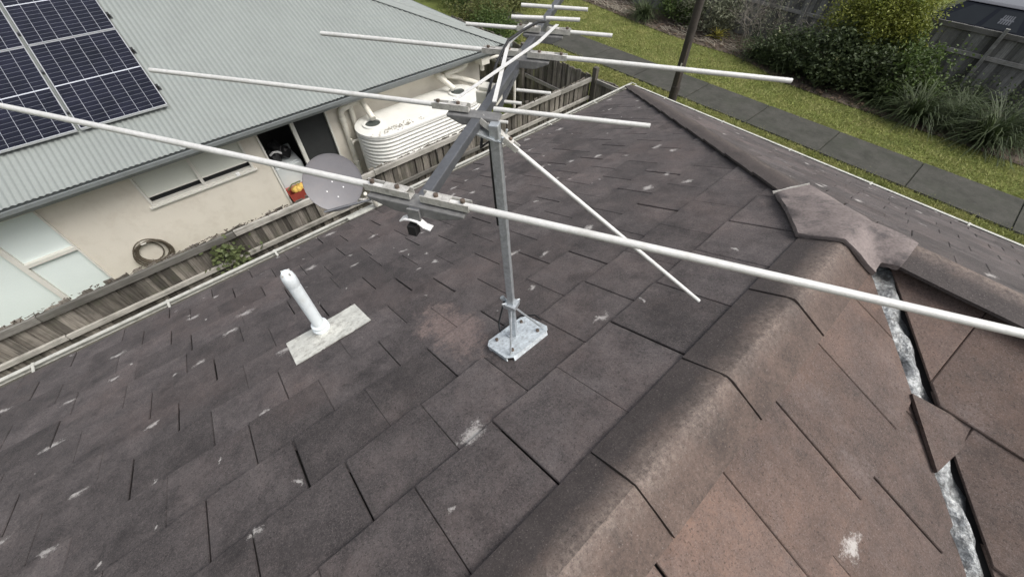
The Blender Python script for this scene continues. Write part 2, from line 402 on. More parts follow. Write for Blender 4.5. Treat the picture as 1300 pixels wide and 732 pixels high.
# ------------------------------------------------------------------ the tiled house
T = .440; RX, JY, RZ = .025, 2.54, 4.413          # slope, ridge lines and ridge height
GX, GY, GZ = -4.295, 6.86, 2.512                       # eaves
XE, YE = 7.0, -4.5                                  # far ends, out of view
CI = Vector((RX, JY, RZ))
cosp = 1/math.sqrt(1+T*T)
house = thing('tiled_house', (-1, 3, 0), 'house under an L-shaped hip roof of dark flat tiles', 'house')
hw = MB()
hw.box((GX+.5, YE, 0), (4.0, GY-.5, 2.42)); hw.box((4.0, -1.3, 0), (XE, GY-.5, 2.42))
hw.build('wall', M['brick'], house)
EX, EY = 4.4, JY-4.32                              # inner eaves
def zr(x=None, y=None): return RZ-T*abs(x-RX) if x is not None else RZ-T*abs(y-JY)
dk = MB(); dz = -.02
def P(x, y, z): return (x, y, z+dz)
C = P(GX, GY, GZ); J = P(RX, JY, RZ)
IV = P(RX+4.4, JY-4.4, RZ-T*4.4)
dk.add([J, C, P(GX, YE, GZ), P(RX, YE, RZ)], [(0, 1, 2, 3)])
dk.add([J, P(XE, JY, RZ), P(XE, GY, GZ), C], [(0, 1, 2, 3)])
dk.add([J, P(RX, YE, RZ), P(IV[0], YE, IV[2]-dz), IV], [(0, 1, 2, 3)])
dk.add([J, IV, P(XE, IV[1], IV[2]-dz), P(XE, JY, RZ)], [(0, 1, 2, 3)])
roof = dk.build('roof', M['deck'], house)

# roof planes: map plan (along, across) -> world
PL = {}
PL['west'] = dict(o=V(0, 0, 0), f=lambda a, c: V(RX-c, a, RZ-T*c), n=V(-T, 0, 1).normalized(), u=V(0, 1, 0), d=V(-cosp, 0, -T*cosp))
PL['street'] = dict(f=lambda a, c: V(a, JY+c, RZ-T*c), n=V(0, T, 1).normalized(), u=V(1, 0, 0), d=V(0, cosp, -T*cosp))
PL['east'] = dict(f=lambda a, c: V(RX+c, a, RZ-T*c), n=V(T, 0, 1).normalized(), u=V(0, 1, 0), d=V(cosp, 0, -T*cosp))
PL['inner'] = dict(f=lambda a, c: V(a, JY-c, RZ-T*c), n=V(0, -T, 1).normalized(), u=V(1, 0, 0), d=V(0, -cosp, -T*cosp))
LEN = 4.32
def seq(a, step, end):
    out = [a]
    while out[-1] < end-.12: out.append(min(out[-1]+step, end))
    return out
rows_w = [.06, .56, .905, 1.24, 1.578, 1.91, 2.23]+seq(2.565, .335, LEN+.04)
phase_w = [.374, .189, .428, .253, .471, .290, .521, .330]
rows_e = [.06, .62, .965, 1.31, 1.655, 2.0, 2.345, 2.69]
phase_e = [.850, 1.0, .85, 1.05, .86, 1.06, .86]
rows_i = [.06, .595, 1.005, 1.415, 1.825]
phase_i = [.67, .46, .68, .47]
rows_s = [.06, .5]+seq(.84, .34, LEN+.04)
TH = .013
def tile_poly(poly, plane, c0, c1, ph):
    """prism from plan polygon (along, across); bottom edge lifted; small jitter"""
    p = PL[plane]; f, n = p['f'], p['n']
    lift = random.uniform(-.0015, .002); lo, hi = 0.0+lift, .017+lift; sl = random.uniform(-.0025, .0025)
    am = sum(q[0] for q in poly)/len(poly)
    top, bot = [], []
    for a, c in poly:
        h = lo+(hi-lo)*(c-c0)/(c1-c0)+sl*(a-am)/.2
        b = f(a, c)+n*h; bot.append(b); top.append(b+n*TH)
    m = MB(); k = len(poly); ctr = sum(top, V(0, 0, 0))/k
    ch = [p+(ctr-p).normalized()*.006 for p in top]; top = [p-n*.0045 for p in top]
    m.add(bot+top+ch, [tuple(range(k)), tuple(range(3*k-1, 2*k-1, -1))]+[(i, i+k, (i+1) % k+k, (i+1) % k) for i in range(k)]+[(k+i, 2*k+i, 2*k+(i+1) % k, k+(i+1) % k) for i in range(k)])
    return m, f(am, (c0+c1)/2)
TILES = []
def lay(plane, rows, phases, pitch, a0, a1, clips, mat, cmax=99):
    for i in range(len(rows)-1):
        c0, c1 = rows[i]-.05, rows[i+1]
        if c1 > cmax+.4: break
        ph = phases[i % len(phases)] if i < len(phases) else phases[0]+(.5*pitch if i % 2 else 0)+random.uniform(-.03, .03)
        k = math.floor((a0-ph)/pitch)
        while ph+k*pitch < a1:
            s = ph+k*pitch+random.uniform(-.004, .004); e = s+pitch-random.uniform(.002, .0055); k += 1
            # lower edge slightly uneven
            cuts = sorted(random.uniform(.08, .92) for _ in range(4)); tilt = random.uniform(-.004, .004)
            poly = [(s, c0), (e, c0), (e, c1+tilt)]+[(e-(e-s)*q, c1+tilt*(1-2*q)+random.uniform(-.0035, .003)) for q in cuts]+[(s, c1-tilt)]
            # polygon orientation for clipping: ensure CCW
            ar = sum(poly[q][0]*poly[(q+1) % len(poly)][1]-poly[(q+1) % len(poly)][0]*poly[q][1] for q in range(len(poly)))
            if ar < 0: poly = poly[::-1]
            for a, b in clips:
                poly = polyclip(poly, a, b)
                if len(poly) < 3: break
            if len(poly) < 3: continue
            area = abs(sum(poly[q][0]*poly[(q+1) % len(poly)][1]-poly[(q+1) % len(poly)][0]*poly[q][1] for q in range(len(poly))))/2
            if area < .006: continue
            m, ctr = tile_poly(poly, plane, c0, c1, ph)
            TILES.append((m, ctr, mat, area))
# west: hip at a = JY + c   (keep a < JY+c)
lay('west', rows_w, phase_w, .400, -3.1, 7.2, [((JY-.05, 0), (JY-.05+5, 5))], M['tile'])
# street: hip at a = RX - c (keep a > RX-c)
lay('street', rows_s, [.1, .3], .41, -4.6, 2.4, [((RX+.05, 0), (RX+.05-5, 5))][::1] and [((RX+.05-5, 5), (RX+.05, 0))], M['tile'])
# east: valley a = JY - c (keep a < JY-c)
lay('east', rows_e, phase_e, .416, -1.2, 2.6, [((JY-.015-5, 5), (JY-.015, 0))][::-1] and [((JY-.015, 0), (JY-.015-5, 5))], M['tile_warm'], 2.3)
# inner: valley a = RX + c, tiles start a hand's breadth past the valley (keep a > RX+c+.11)
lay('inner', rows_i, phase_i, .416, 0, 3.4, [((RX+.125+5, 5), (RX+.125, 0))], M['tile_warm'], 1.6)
def inview(p):
    d = p-CAM; z = d.dot(FW)
    if z < .1: return False
    r = V(math.cos(R(-48.364)), -math.sin(R(-48.364)), 0); u = r.cross(FW)
    return abs(d.dot(r)/z) < 1.42 and abs(d.dot(u)/z) < .84
def apparent(t): 
    d = t[1]-CAM; return (t[3]*abs(d.normalized().dot(V(0, 0, 1))))/d.length_squared if inview(t[1]) else 0
TILES.sort(key=apparent, reverse=True)
for m, ctr, mat, area in TILES[:300]:
    off = ctr
    o = m.build('roof_tile', mat, None, origin=ctr)
    o.location = ctr-ORG[house.name]; o.parent = roof
rest = {}
for m, ctr, mat, area in TILES[300:]:
    rest.setdefault(mat.name, (MB(), mat))[0].add(m.v, m.f)
for k, (m, mat) in rest.items(): m.build('roof_tile_field', mat, roof, kind='stuff')

# ridge and hip caps
def wing(n, ax):
    v = n.cross(ax).normalized()
    return v if v.z < 0 else -v
nW, nS, nE, nI = PL['west']['n'], PL['street']['n'], PL['east']['n'], PL['inner']['n']
def cap_piece(A, B, nl, nr, wl, wr, lift_l, lift_r, lift_c, name='ridge_cap', mat=None, endlift=.008, th=.016):
    """angle cap from A to B: thin folded sheet of concrete, B end slightly lifted over the next"""
    A, B = Vector(A), Vector(B); ax = (B-A).normalized(); L, Rr = wing(nl, ax), wing(nr, ax)
    nseg = 8; vs = []; uvs = []
    def sect(p, e):
        out = []
        for t in (-1, -.55, -.16, -.06, 0, .06, .16, .55, 1):
            side = L*wl if t < 0 else Rr*wr; n = nl if t < 0 else nr
            lift = (lift_l if t < 0 else lift_r)*abs(t)+lift_c*(1-abs(t))
            nn = (nl+nr).normalized() if t == 0 else n
            rnd = -.006*(1-min(1, abs(t)/.16))
            wob = random.uniform(-.0025, .0025)
            out.append((p+side*abs(t)+V(0, 0, 1)*(lift+e+rnd+wob), .5+.5*t))
        return out
    segs = [sect(A+(B-A)*i/4, endlift*(1-i/4)) for i in range(5)]
    m = MB(); K = 9
    for sct in segs:
        for q, u in sct: vs.append(q); uvs.append(u)
    for sct in segs:
        for q, u in sct: vs.append(q-V(0, 0, th)); uvs.append(u)
    n0 = 5*K; fs = []
    for i in range(4):
        for k in range(K-1):
            a, b, c, d = i*K+k, i*K+k+1, (i+1)*K+k+1, (i+1)*K+k
            fs += [(a, b, c, d), (n0+d, n0+c, n0+b, n0+a)]
        fs += [(i*K, (i+1)*K, n0+(i+1)*K, n0+i*K), (i*K+K-1, n0+i*K+K-1, n0+(i+1)*K+K-1, (i+1)*K+K-1)]
    for k in range(K-1):
        fs += [(k, n0+k, n0+k+1, k+1), (4*K+k, 4*K+k+1, n0+4*K+k+1, n0+4*K+k)]
    m.add(vs, fs); o = m.build(name, mat or M['cap'], None, origin=A)
    o.location = A-ORG[house.name]; o.parent = roof
    autosmooth(o, 32)
    uvl = o.data.uv_layers.new(name='UVMap')
    for lp in o.data.loops: uvl.data[lp.index].uv = (uvs[lp.vertex_index], 0)
    return o
ys = [2.33, 1.72, 1.13, .53, -.07, -.67, -1.27]
for i in range(len(ys)-1):
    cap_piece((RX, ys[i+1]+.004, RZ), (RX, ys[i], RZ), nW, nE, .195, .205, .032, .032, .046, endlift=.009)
xs2 = [.25, .80, 1.40, 2.0, 2.6]
for i in range(len(xs2)-1):
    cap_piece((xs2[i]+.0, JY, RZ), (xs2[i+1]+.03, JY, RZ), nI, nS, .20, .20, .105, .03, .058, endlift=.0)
hd = V(-1, 1, -T); nh = 11; h0 = .30; h1 = 4.295
for i in range(nh):
    a = h0+(h1-h0)*i/nh; b = h0+(h1-h0)*(i+1)/nh
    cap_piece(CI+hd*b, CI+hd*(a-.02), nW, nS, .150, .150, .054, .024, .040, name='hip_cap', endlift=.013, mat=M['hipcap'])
# three-way junction piece of mortar over the end of both ridges
def junction():
    m = MB(); lf = V(0, 0, 1)
    wv = .205*cosp
    def on(pl, a, c, h): return PL[pl]['f'](a, c)+lf*h
    Jp = CI+lf*.078
    H = CI+hd*.36+lf*.076; Rr = V(RX, JY-.25, RZ)+lf*.078; R2 = V(RX+.26, JY, RZ)+lf*.082
    axh = hd.normalized()
    HL = CI+hd*.36+wing(nW, axh)*.19+lf*.072; HR = CI+hd*.36+wing(nS, axh)*.19+lf*.05
    K1 = on('west', JY-.085, .19, .066)
    RL = on('west', JY-.25, .192, .062); RRg = on('east', JY-.25, .20, .062)
    Vv = on('east', JY-.19, .19, .09)
    R2f = on('inner', RX+.26, .20, .128); R2b = on('street', RX+.24, .19, .045); K2 = on('street', RX+.085, .185, .045)
    K1 = HL.lerp(RL, .5)+V(0, 0, .012)
    top = [Jp, H, HL, K1, RL, Rr, RRg, Vv, R2f, R2, R2b, K2, HR]
    faces = [(0, 1, 2, 3), (0, 3, 4, 5), (0, 5, 6, 7), (0, 7, 8, 9), (0, 9, 10, 11), (0, 11, 12, 1)]
    import bmesh
    bm = bmesh.new(); vv = [bm.verts.new(p) for p in top]
    for f in faces: bm.faces.new([vv[i] for i in f])
    bmesh.ops.recalc_face_normals(bm, faces=bm.faces)
    ret = bmesh.ops.extrude_face_region(bm, geom=bm.faces[:])
    bmesh.ops.translate(bm, vec=(0, 0, -.03), verts=[e for e in ret['geom'] if isinstance(e, bmesh.types.BMVert)])
    bmesh.ops.subdivide_edges(bm, edges=bm.edges[:], cuts=3, use_grid_fill=True)
    for _ in range(2): bmesh.ops.smooth_vert(bm, verts=bm.verts[:], factor=.35, use_axis_x=False, use_axis_y=False, use_axis_z=True)
    for v_ in bm.verts: v_.co += Vector((random.uniform(-.003, .003), random.uniform(-.003, .003), random.uniform(-.004, .004)))
    bmesh.ops.recalc_face_normals(bm, faces=bm.faces)
    off = ORG[house.name]
    for v_ in bm.verts: v_.co -= off
    me = bpy.data.meshes.new('junction_cap'); bm.to_mesh(me); bm.free(); me.materials.append(M['mortar'])
    o = bpy.data.objects.new('junction_cap', me); COL.objects.link(o); o.parent = roof; autosmooth(o, 60)
    b = MB()
    for k in range(9):
        p = H.lerp(HL, k/9+.04)+hd.normalized()*.012
        b.tube([p-V(.02, .01, .02), p+V(.012, .016, .004)], [.016*random.uniform(.5, 1), .008], 6)
    b.build('mortar_bead', M['bedding'], roof)
junction()

# lead valley, crumpled, on the inner side of the valley line
def valley():
    n, k = 70, 13; vs = []; fs = []
    dirv = V(1, -1, -T)
    for i in range(n+1):
        s = .13+(2.6-.13)*i/n; base = CI+dirv*s
        width = .175+.03*math.sin(i*.45)+random.uniform(-.006, .006)
        for j in range(k+1):
            t = j/k; off = -.035+width*1.25*t        # across: plan perpendicular, positive to the inner plane
            perp = V(.7071, .7071, 0)*off
            p = base+perp
            z = zr(x=p.x) if p.x-RX > JY-p.y else zr(y=p.y)
            # rolled edge and crumples
            bulge = .036*math.exp(-((t-.40)/.22)**2)+.016*math.sin(i*.9+j*.8)*math.exp(-((t-.5)/.3)**2)+.009*math.sin(i*1.7-j*1.3)
            vs.append((p.x+random.uniform(-.003, .003), p.y+random.uniform(-.003, .003), z+.016+bulge+random.uniform(-.003, .003)))
    for i in range(n):
        for j in range(k):
            a = i*(k+1)+j; fs.append((a, a+1, a+k+2, a+k+1))
    m = MB(); m.add(vs, fs); m.build('valley_flashing', M['lead'], roof, smooth=True)
    # cut tile bridging the valley
    tri = [V(.635, 1.90, 0), V(.86, 1.68, 0), V(.905, 1.965, 0)]
    for p in tri: p.z = RZ-T*((p.x-RX)+(JY-p.y))/2+.055
    tri[2].z += .01
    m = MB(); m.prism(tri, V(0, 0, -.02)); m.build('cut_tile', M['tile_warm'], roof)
valley()

# gutters
def gutter(name, A, B, out, mat, inn, wd=.125, ht=.10):
    """open channel; out = outward unit vector, back edge at A-B"""
    A, B, out = Vector(A), Vector(B), Vector(out); up = V(0, 0, 1)
    pr = [(0, 0), (0, -ht), (wd*.72, -ht), (wd, -ht*.45), (wd, .012), (wd-.042, .014), (wd-.042, .004), (wd-.008, .004), (wd-.008, -ht*.45), (wd*.7, -ht+.008), (.008, -ht+.008), (.008, 0)]
    m = MB(); n = len(pr)
    a = [A+out*x+up*z for x, z in pr]; b = [B+out*x+up*z for x, z in pr]
    m.add(a+b, [(i, (i+1) % n, (i+1) % n+n, i+n) for i in range(n)]+[tuple(range(n)), tuple(range(2*n-1, n-1, -1))])
    g = m.build(name, mat, house if inn else None)
    return g
gw = gutter('gutter', (GX, YE, GZ-.005), (GX, GY+.115, GZ-.005), (-1, 0, 0), M['gutter'], True)
gs_ = gutter('gutter', (GX, GY, GZ-.005), (XE, GY, GZ-.005), (0, 1, 0), M['gutter'], True)
def strap(parent, p, d):
    m = MB(); m.bar(Vector(p)-Vector(d)*.01, Vector(p)+Vector(d)*.125, .022, .004); m.build('gutter_bracket', M['gutter'], parent)
for k in range(9): strap(gw, (GX, -2.2+k*1.15, GZ+.012), (-1, 0, 0))
for k in range(7): strap(gs_, (-3.6+k*1.15, GY, GZ+.012), (0, 1, 0))
s = MB(); s.box((GX-.1, YE, GZ-.085), (GX-.012, GY, GZ-.05)); s.build('gutter_silt', M['gutter_in'], gw)
s = MB(); s.box((GX, GY+.012, GZ-.085), (XE, GY+.1, GZ-.05)); s.build('gutter_silt', M['gutter_in'], gs_)

# ------------------------------------------------------------------ vent pipe
vz = zr(x=-2.04)
vp = thing('vent_pipe', (-2.04, .03, vz), 'white plastic vent pipe standing in a pale lead collar', 'vent pipe')
m = MB(); m.lathe([(.038, -.12), (.038, .0), (.0385, .58), (.037, .60), (.03, .60), (.001, .60)], (-2.04, .03, vz), 28)
autosmooth(m.build('pipe', M['white_pvc'], vp))
m = MB(); m.lathe([(.0385, .545), (.0405, .55), (.041, .61), (.036, .64), (.022, .662), (.001, .668)], (-2.04, .03, vz), 28)
autosmooth(m.build('cap', M['white_pvc'], vp))
m = MB()
for k in range(4):
    a = k*math.pi/2+.5; m.box((-2.04+.027*math.cos(a)-.006, .03+.027*math.sin(a)-.006, vz+.64), (-2.04+.027*math.cos(a)+.006, .03+.027*math.sin(a)+.006, vz+.659))
m.build('cap_lug', M['bracket'], vp)
m = MB(); m.lathe([(.085, -.03), (.075, .03), (.052, .05), (.05, .075), (.058, .08), (.058, .095), (.05, .1), (.05, .115), (.054, .118), (.054, .13), (.042, .137), (.0385, .137)], (-2.04, .03, vz), 28)
autosmooth(m.build('collar', M['white_pvc'], vp))
n_, k_ = 14, 22; vs = []; fs = []
for i in range(n_+1):
    for j in range(k_+1):
        x = -2.165+.335*i/n_; y = -.215+.53*j/k_
        e = .002*math.sin(i*1.3+j*.7)+random.uniform(-.0012, .0012)
        vs.append((x, y, zr(x=x)+.038+e+.03*math.exp(-((x+2.04)**2+(y-.03)**2)/.006)))
top = len(vs); vs += [(x, y, z-.006) for x, y, z in vs]
for i in range(n_):
    for j in range(k_):
        a = i*(k_+1)+j; q = (a, a+k_+1, a+k_+2, a+1); fs += [q, tuple(v+top for v in q[::-1])]
m = MB(); m.add(vs, fs); m.build('flashing', M['flash'], vp, smooth=True)

# ------------------------------------------------------------------ TV antenna on its mast
AB = V(-.735, .346, 5.30); bd = V(-.538, .843, 0).normalized()
mb_ = V(-.87, .79, zr(x=-.87)+.05); mt = V(-.905, .73, 5.285)
ant = thing('tv_antenna', (mb_.x, mb_.y, mb_.z), 'large aluminium TV antenna on a steel mast with one drooping element', 'antenna')
def tilted_square(m, a, b, wd, ang=.5):
    d = (b-a).normalized(); sd = V(math.cos(ang), math.sin(ang), 0); sd = (sd-d*sd.dot(d)).normalized(); u = d.cross(sd)
    m.obox((a+b)/2, d*((b-a).length/2), sd*wd/2, u*wd/2)
m = MB(); tilted_square(m, mb_, mt, .032, .60); mast = m.build('mast', M['galv'], ant, bevel=.003)
# foot plate with folded edges, lying on the tiles
nw = nW; pu = V(0, 1, 0); pd = PL['west']['d']
pc = V(-.83, .795, zr(x=-.83))+nw*.045
m = MB()
hx, hy = .112, .148
outl = [(-hx+.03, -hy), (hx-.03, -hy), (hx, -hy+.03), (hx, hy-.03), (hx-.03, hy), (-hx+.03, hy), (-hx, hy-.03), (-hx, -hy+.03)]
m.prism([pc+pd*a+pu*b for a, b in outl], nw*.005)
plate = m.build('foot_plate', M['galv_plate'], ant)
m = MB()
for sy in (-1, 1): m.obox(pc+pu*sy*hy*.97-nw*.012+pd*0, pd*(hx-.03), pu*.003, nw*.014)
for sx in (-1, 1): m.obox(pc+pd*sx*hx*.97-nw*.012, pd*.003, pu*(hy-.03), nw*.014)
m.build('plate_flange', M['galv_plate'], plate)
for a, b in ((-.07, -.09), (-.07, .09), (.07, -.09), (.07, .09), (.03, .0)):
    m = MB(); q = pc+pd*a+pu*b+nw*.005; m.lathe([(.0, .012), (.009, .012), (.009, .0)], q, 8, nw); m.build('screw', M['bolt'], plate)
# mast shoe and stays
m = MB(); m.obox(mb_+V(0, 0, -.01), V(.03, 0, 0), V(0, .03, 0), V(0, 0, .02)); m.build('mast_shoe', M['galv'], ant)
col = mb_.lerp(mt, .235)
m = MB(); m.obox(col, V(.03, .012, 0), V(-.011, .027, 0), V(0, 0, .012)); m.tube([col+V(-.015, -.045, .02), col+V(.005, .05, .0)], .006, 8)
m.tube([col+V(-.045, -.02, .03), col+V(-.025, -.012, -.005)], .012, 8); m.build('stay_collar', M['galv'], ant)
for e in (pc-pd*.09-pu*.12, pc-pd*.085+pu*.12):
    m = MB(); m.tube([col+V(0, 0, -.005), e+nw*.008], .005, 8); m.build('stay_rod', M['galv'], ant)
m = MB(); m.tube([AB+bd*-.035+V(0, 0, -.03), AB+bd*1.95+V(0, 0, -.03)], .001, 4)
m = MB(); m.bar(AB+bd*-.03+V(0, 0, -.028), AB+bd*2.0+V(0, 0, -.028), .030, .030); boom = m.build('boom', M['boom'], ant, bevel=.003)
m = MB(); m.bar(AB+bd*-.036+V(0, 0, -.028), AB+bd*-.03+V(0, 0, -.028), .032, .032); m.build('boom_end_plug', M['insul'], boom)
# boom to mast clamp
cl = AB+bd*((mt-AB).dot(bd))
m = MB(); m.obox((cl+mt)/2+V(0, 0, -.047), (mt-cl)*.55, bd*.022, V(0, 0, .003)); m.build('mast_clamp', M['galv'], ant)
for s_ in (-1, 1):
    m = MB(); q = mt+bd*s_*.024; m.tube([q+V(-.03, 0, -.05), q+V(.02, .02, -.05), q+V(.026, .02, -.03)], .004, 8); m.build('u_bolt', M['galv'], ant)

def element(Cp, Lp, Rp, br=.13, ins=.26, rod=.0078, left=True, right=True):
    Cp, Lp, Rp = V(*Cp, 5.305), V(*Lp, 5.305), V(*Rp, 5.305); d = (Rp-Lp).normalized()
    sdv = d.cross(V(0, 0, 1))
    if ins:
        m = MB(); z0 = V(0, 0, -.014); h = ins/2
        prof = [(-h, .0), (h, .0), (h, -.008), (h*.45, -.030), (-h*.45, -.030), (-h, -.008)]
        m.prism([Cp+z0+d*a+V(0, 0, b)-sdv*.024 for a, b in prof], sdv*.048); m.build('insulator', M['insul'], ant, bevel=.003)
    for s_, E_, on in ((-1, Lp, left), (1, Rp, right)):
        if not on: continue
        st = Cp+d*s_*.012
        if br:
            m = MB(); q = Cp+d*s_*(.014+br/2)
            m.obox(q+V(0, 0, -.006), d*br/2, sdv*.0125, V(0, 0, .002))
            for t in (-1, 1): m.obox(q+sdv*t*.0115+V(0, 0, .002), d*br/2, sdv*.0012, V(0, 0, .009))
            m.obox(q+V(0, 0, .009)+d*s_*-.02, d*(br/2-.03), sdv*.0115, V(0, 0, .0015))
            bk = m.build('element_bracket', M['bracket'], ant)
            for t in (.3, .85):
                mm = MB(); mm.lathe([(0, .008), (.006, .007), (.006, 0)], Cp+d*s_*(.014+br*t)+V(0, 0, .010), 10); mm.build('rivet', M['bolt'], bk)
            st = Cp+d*s_*(.014+br*.4)
        m = MB(); n = 14; L = (E_-st).length
        sag = -.006*L*L
        m.tube([st.lerp(E_, i/n)+V(0, 0, sag*(i/n)**2) for i in range(n+1)], rod, 12)
        autosmooth(m.build('element_rod', M['alu'], ant), 50)
e1 = V(math.cos(R(29.9)), math.sin(R(29.9)), 0)
c1 = (AB.x, AB.y)
element(c1, (c1[0]-1.56*e1.x, c1[1]-1.56*e1.y), (c1[0]+1.52*e1.x, c1[1]+1.52*e1.y), br=.125, ins=.26, rod=.0088)
element((-.985, .715), (-1.994, .027), (-.565, 1.049), br=.12, ins=.17, right=False)
element((-1.2, 1.125), (-1.922, .642), (-.424, 1.67), br=.15, ins=.20, rod=.0085)
element((-1.332, 1.358), (-1.607, 1.158), (-1.10, 1.526), br=.10, ins=.17)
for c_, a_, b_ in (((-1.43, 1.469), (-1.545, 1.366), (-1.315, 1.566)), ((-1.513, 1.604), (-1.639, 1.512), (-1.386, 1.698)), ((-1.62, 1.775), (-1.735, 1.69), (-1.505, 1.86)), ((-1.73, 1.945), (-1.835, 1.87), (-1.625, 2.02))):
    element(c_, a_, b_, br=0, ins=0, rod=.0085, right=False); 
    m = MB(); m.tube([V(*c_, 5.305), V(*b_, 5.305)], .0085, 12); autosmooth(m.build('element_rod', M['alu'], ant), 50)
# short right rod carried under the boom
m = MB(); m.tube([(-.955, .77, 5.298), (-.565, 1.049, 5.30)], .0072, 12); autosmooth(m.build('element_rod', M['alu'], ant), 50)
# the drooping right half of the second element, still in its bracket
ds, de = V(-.955, .715, 5.285), V(-.232, 1.225, 4.625); dd = (de-ds).normalized(); sdv = dd.cross(V(0, 0, 1)).normalized(); up_ = sdv.cross(dd)
m = MB(); q = ds+dd*.075
m.obox(q-up_*.006, dd*.075, sdv*.012, up_*.002)
for t in (-1, 1): m.obox(q+sdv*t*.0115+up_*.002, dd*.075, sdv*.0012, up_*.009)
m.obox(q+up_*.010, dd*.05, sdv*.0115, up_*.0015)
bk = m.build('element_bracket', M['bracket'], ant); tag(bk, 'bracket bent downwards with the drooping rod')
for t in (.02, .11):
    mm = MB(); mm.lathe([(0, .008), (.006, .007), (.006, 0)], ds+dd*t+up_*.011, 10, up_); mm.build('rivet', M['bolt'], bk)
m = MB(); m.tube([ds+dd*.06, de], .0075, 12); o = autosmooth(m.build('element_rod', M['alu'], ant), 50); tag(o, 'rod hanging slantwise down towards the tiles')
# crossed phasing strips
def strip(pts):
    m = MB()
    for a, b in zip(pts[:-1], pts[1:]): m.bar(a, b, .013, .003)
    m.build('phasing_strip', M['alu'], ant)
strip([V(-.945, .765, 5.325), V(-1.245, 1.085, 5.338), V(-1.372, 1.322, 5.328)])
strip([V(-1.035, .68, 5.325), V(-1.15, 1.15, 5.352), V(-1.287, 1.392, 5.328)])
# lower UHF reflector stubs, balun box, small parts below the first element
for p, q in (((-1.17, 1.06, 5.20), (-1.06, 1.14, 5.20)), ((-1.13, .96, 5.20), (-1.075, 1.0, 5.20)), ((-1.11, .88, 5.16), (-1.06, .92, 5.16))):
    m = MB(); m.tube([p, q], .006, 10); m.build('reflector_stub', M['alu'], ant)
m = MB(); m.bar((-1.17, 1.06, 5.27), (-1.11, .88, 5.15), .02, .012); m.build('reflector_bracket', M['boom'], ant)
bb = V(-1.145, .905, 5.235)
m = MB(); m.obox(bb, V(.035, .02, 0), V(-.016, .028, 0), V(0, 0, .022)); m.obox(bb+V(0, 0, .028), V(.026, .015, 0), V(-.012, .02, 0), V(0, 0, .008)); m.build('balun_box', M['cream_pipe'], ant, bevel=.004)
q = AB-bd*.032+V(0, 0, -.050)
m = MB()
pts = [(-.04, -.003), (-.027, .005), (-.01, .008), (.008, .006), (.025, -.008), (.042, -.011)]
for (a, z1), (b, z2) in zip(pts[:-1], pts[1:]): m.bar(q+e1*a+V(0, 0, z1), q+e1*b+V(0, 0, z2), .02, .003)
m.build('spring_clip', M['white_cap'], ant)
m = MB(); m.obox(q+V(-.004, -.008, -.022), e1*.011, e1.cross(V(0, 0, 1))*.011, V(0, 0, .014)); m.build('clip_block', M['black'], ant)
m = MB(); m.bar(q+V(0, 0, -.004), AB-bd*.028+V(0, 0, -.040), .012, .006); m.build('clip_stem', M['insul'], ant)
# cable
cpts = [V(-1.33, 1.36, 5.335), V(-1.31, 1.30, 5.35), V(-1.27, 1.18, 5.355), V(-1.24, 1.08, 5.35), V(-1.19, .98, 5.31), V(-1.10, .86, 5.26), V(-1.0, .76, 5.24), V(-.94, .70, 5.20)]
for t in (.95, .85, .75, .66): cpts.append(mb_.lerp(mt, t)+V(-.014, -.017, 0))
m = MB(); m.tube(cpts, .0052, 8); autosmooth(m.build('cable', M['black'], ant), 60)
lp = [V(-.95, .76, zr(x=-.95)+.12), V(-.965, .77, zr(x=-.965)+.03), V(-.99, .84, zr(x=-.99)+.04), V(-.97, .93, zr(x=-.97)+.045), V(-.90, .98, zr(x=-.9)+.045), V(-.84, .965, zr(x=-.84)+.05)]
m = MB(); m.tube([mb_.lerp(mt, .25)+V(-.024, -.024, 0), V(-.945, .745, zr(x=-.945)+.16)]+lp[1:], .005, 8); autosmooth(m.build('cable', M['black'], ant), 60)

# ------------------------------------------------------------------ satellite dish at the eave
dc = V(-4.55, 1.08, 2.945); dn = V(.83, -.20, .53).normalized()
dish = thing('satellite_dish', (-4.5, 1.35, 2.5), 'round grey satellite dish mounted at the eave above the gutter', 'satellite dish')
_, ds1, ds2 = basis(dn)
m = MB(); prof = []
for i in range(13):
    r = .335*i/12; prof.append((max(r, .0005), .05*(i/12)**2-.05))
prof += [(.341, .004), (.344, -.003), (.339, -.01)]
for i in range(12, -1, -1):
    r = .332*i/12; prof.append((max(r, .0005), .05*(i/12)**2-.058))
m.lathe(prof, dc, 64, dn); autosmooth(m.build('reflector', M['dish'], dish), 40)
for a, b in ((.10, .0), (-.10, .0), (0, .095), (0, -.095)):
    m = MB(); m.lathe([(0, .006), (.008, .005), (.009, 0)], dc+ds1*(a+.01)-ds2*(.08-b)+dn*(-.05+.05*((a+.01)**2+(.08-b)**2)/.112), 10, dn); m.build('bolt_cap', M['white_cap'], dish)
m = MB(); m.obox(dc-dn*.10-ds2*.1, ds1*.09, ds2*.11, dn*.03); m.build('mount_bracket', M['galv'], dish)
m = MB(); m.tube([dc-dn*.13-ds2*.1, V(-4.5, 1.25, 2.64), V(-4.36, 1.40, 2.60), V(-4.30, 1.43, 2.56)], .022, 12); autosmooth(m.build('mount_arm', M['bracket'], dish), 60)
m = MB(); m.bar((-4.30, 1.02, 2.555), (-4.30, 1.62, 2.555), .055, .014); m.build('foot_bar', M['gutter'], dish)
fa = dc+ds1*.33-ds2*.26; fb = V(-4.22, 1.36, 2.70)
m = MB(); m.tube([dc+ds1*.05-ds2*.33-dn*.03, dc+ds1*.22-ds2*.30+dn*.03, V(-4.27, 1.38, 2.70)], .016, 10); autosmooth(m.build('feed_arm', M['boom'], dish), 60)
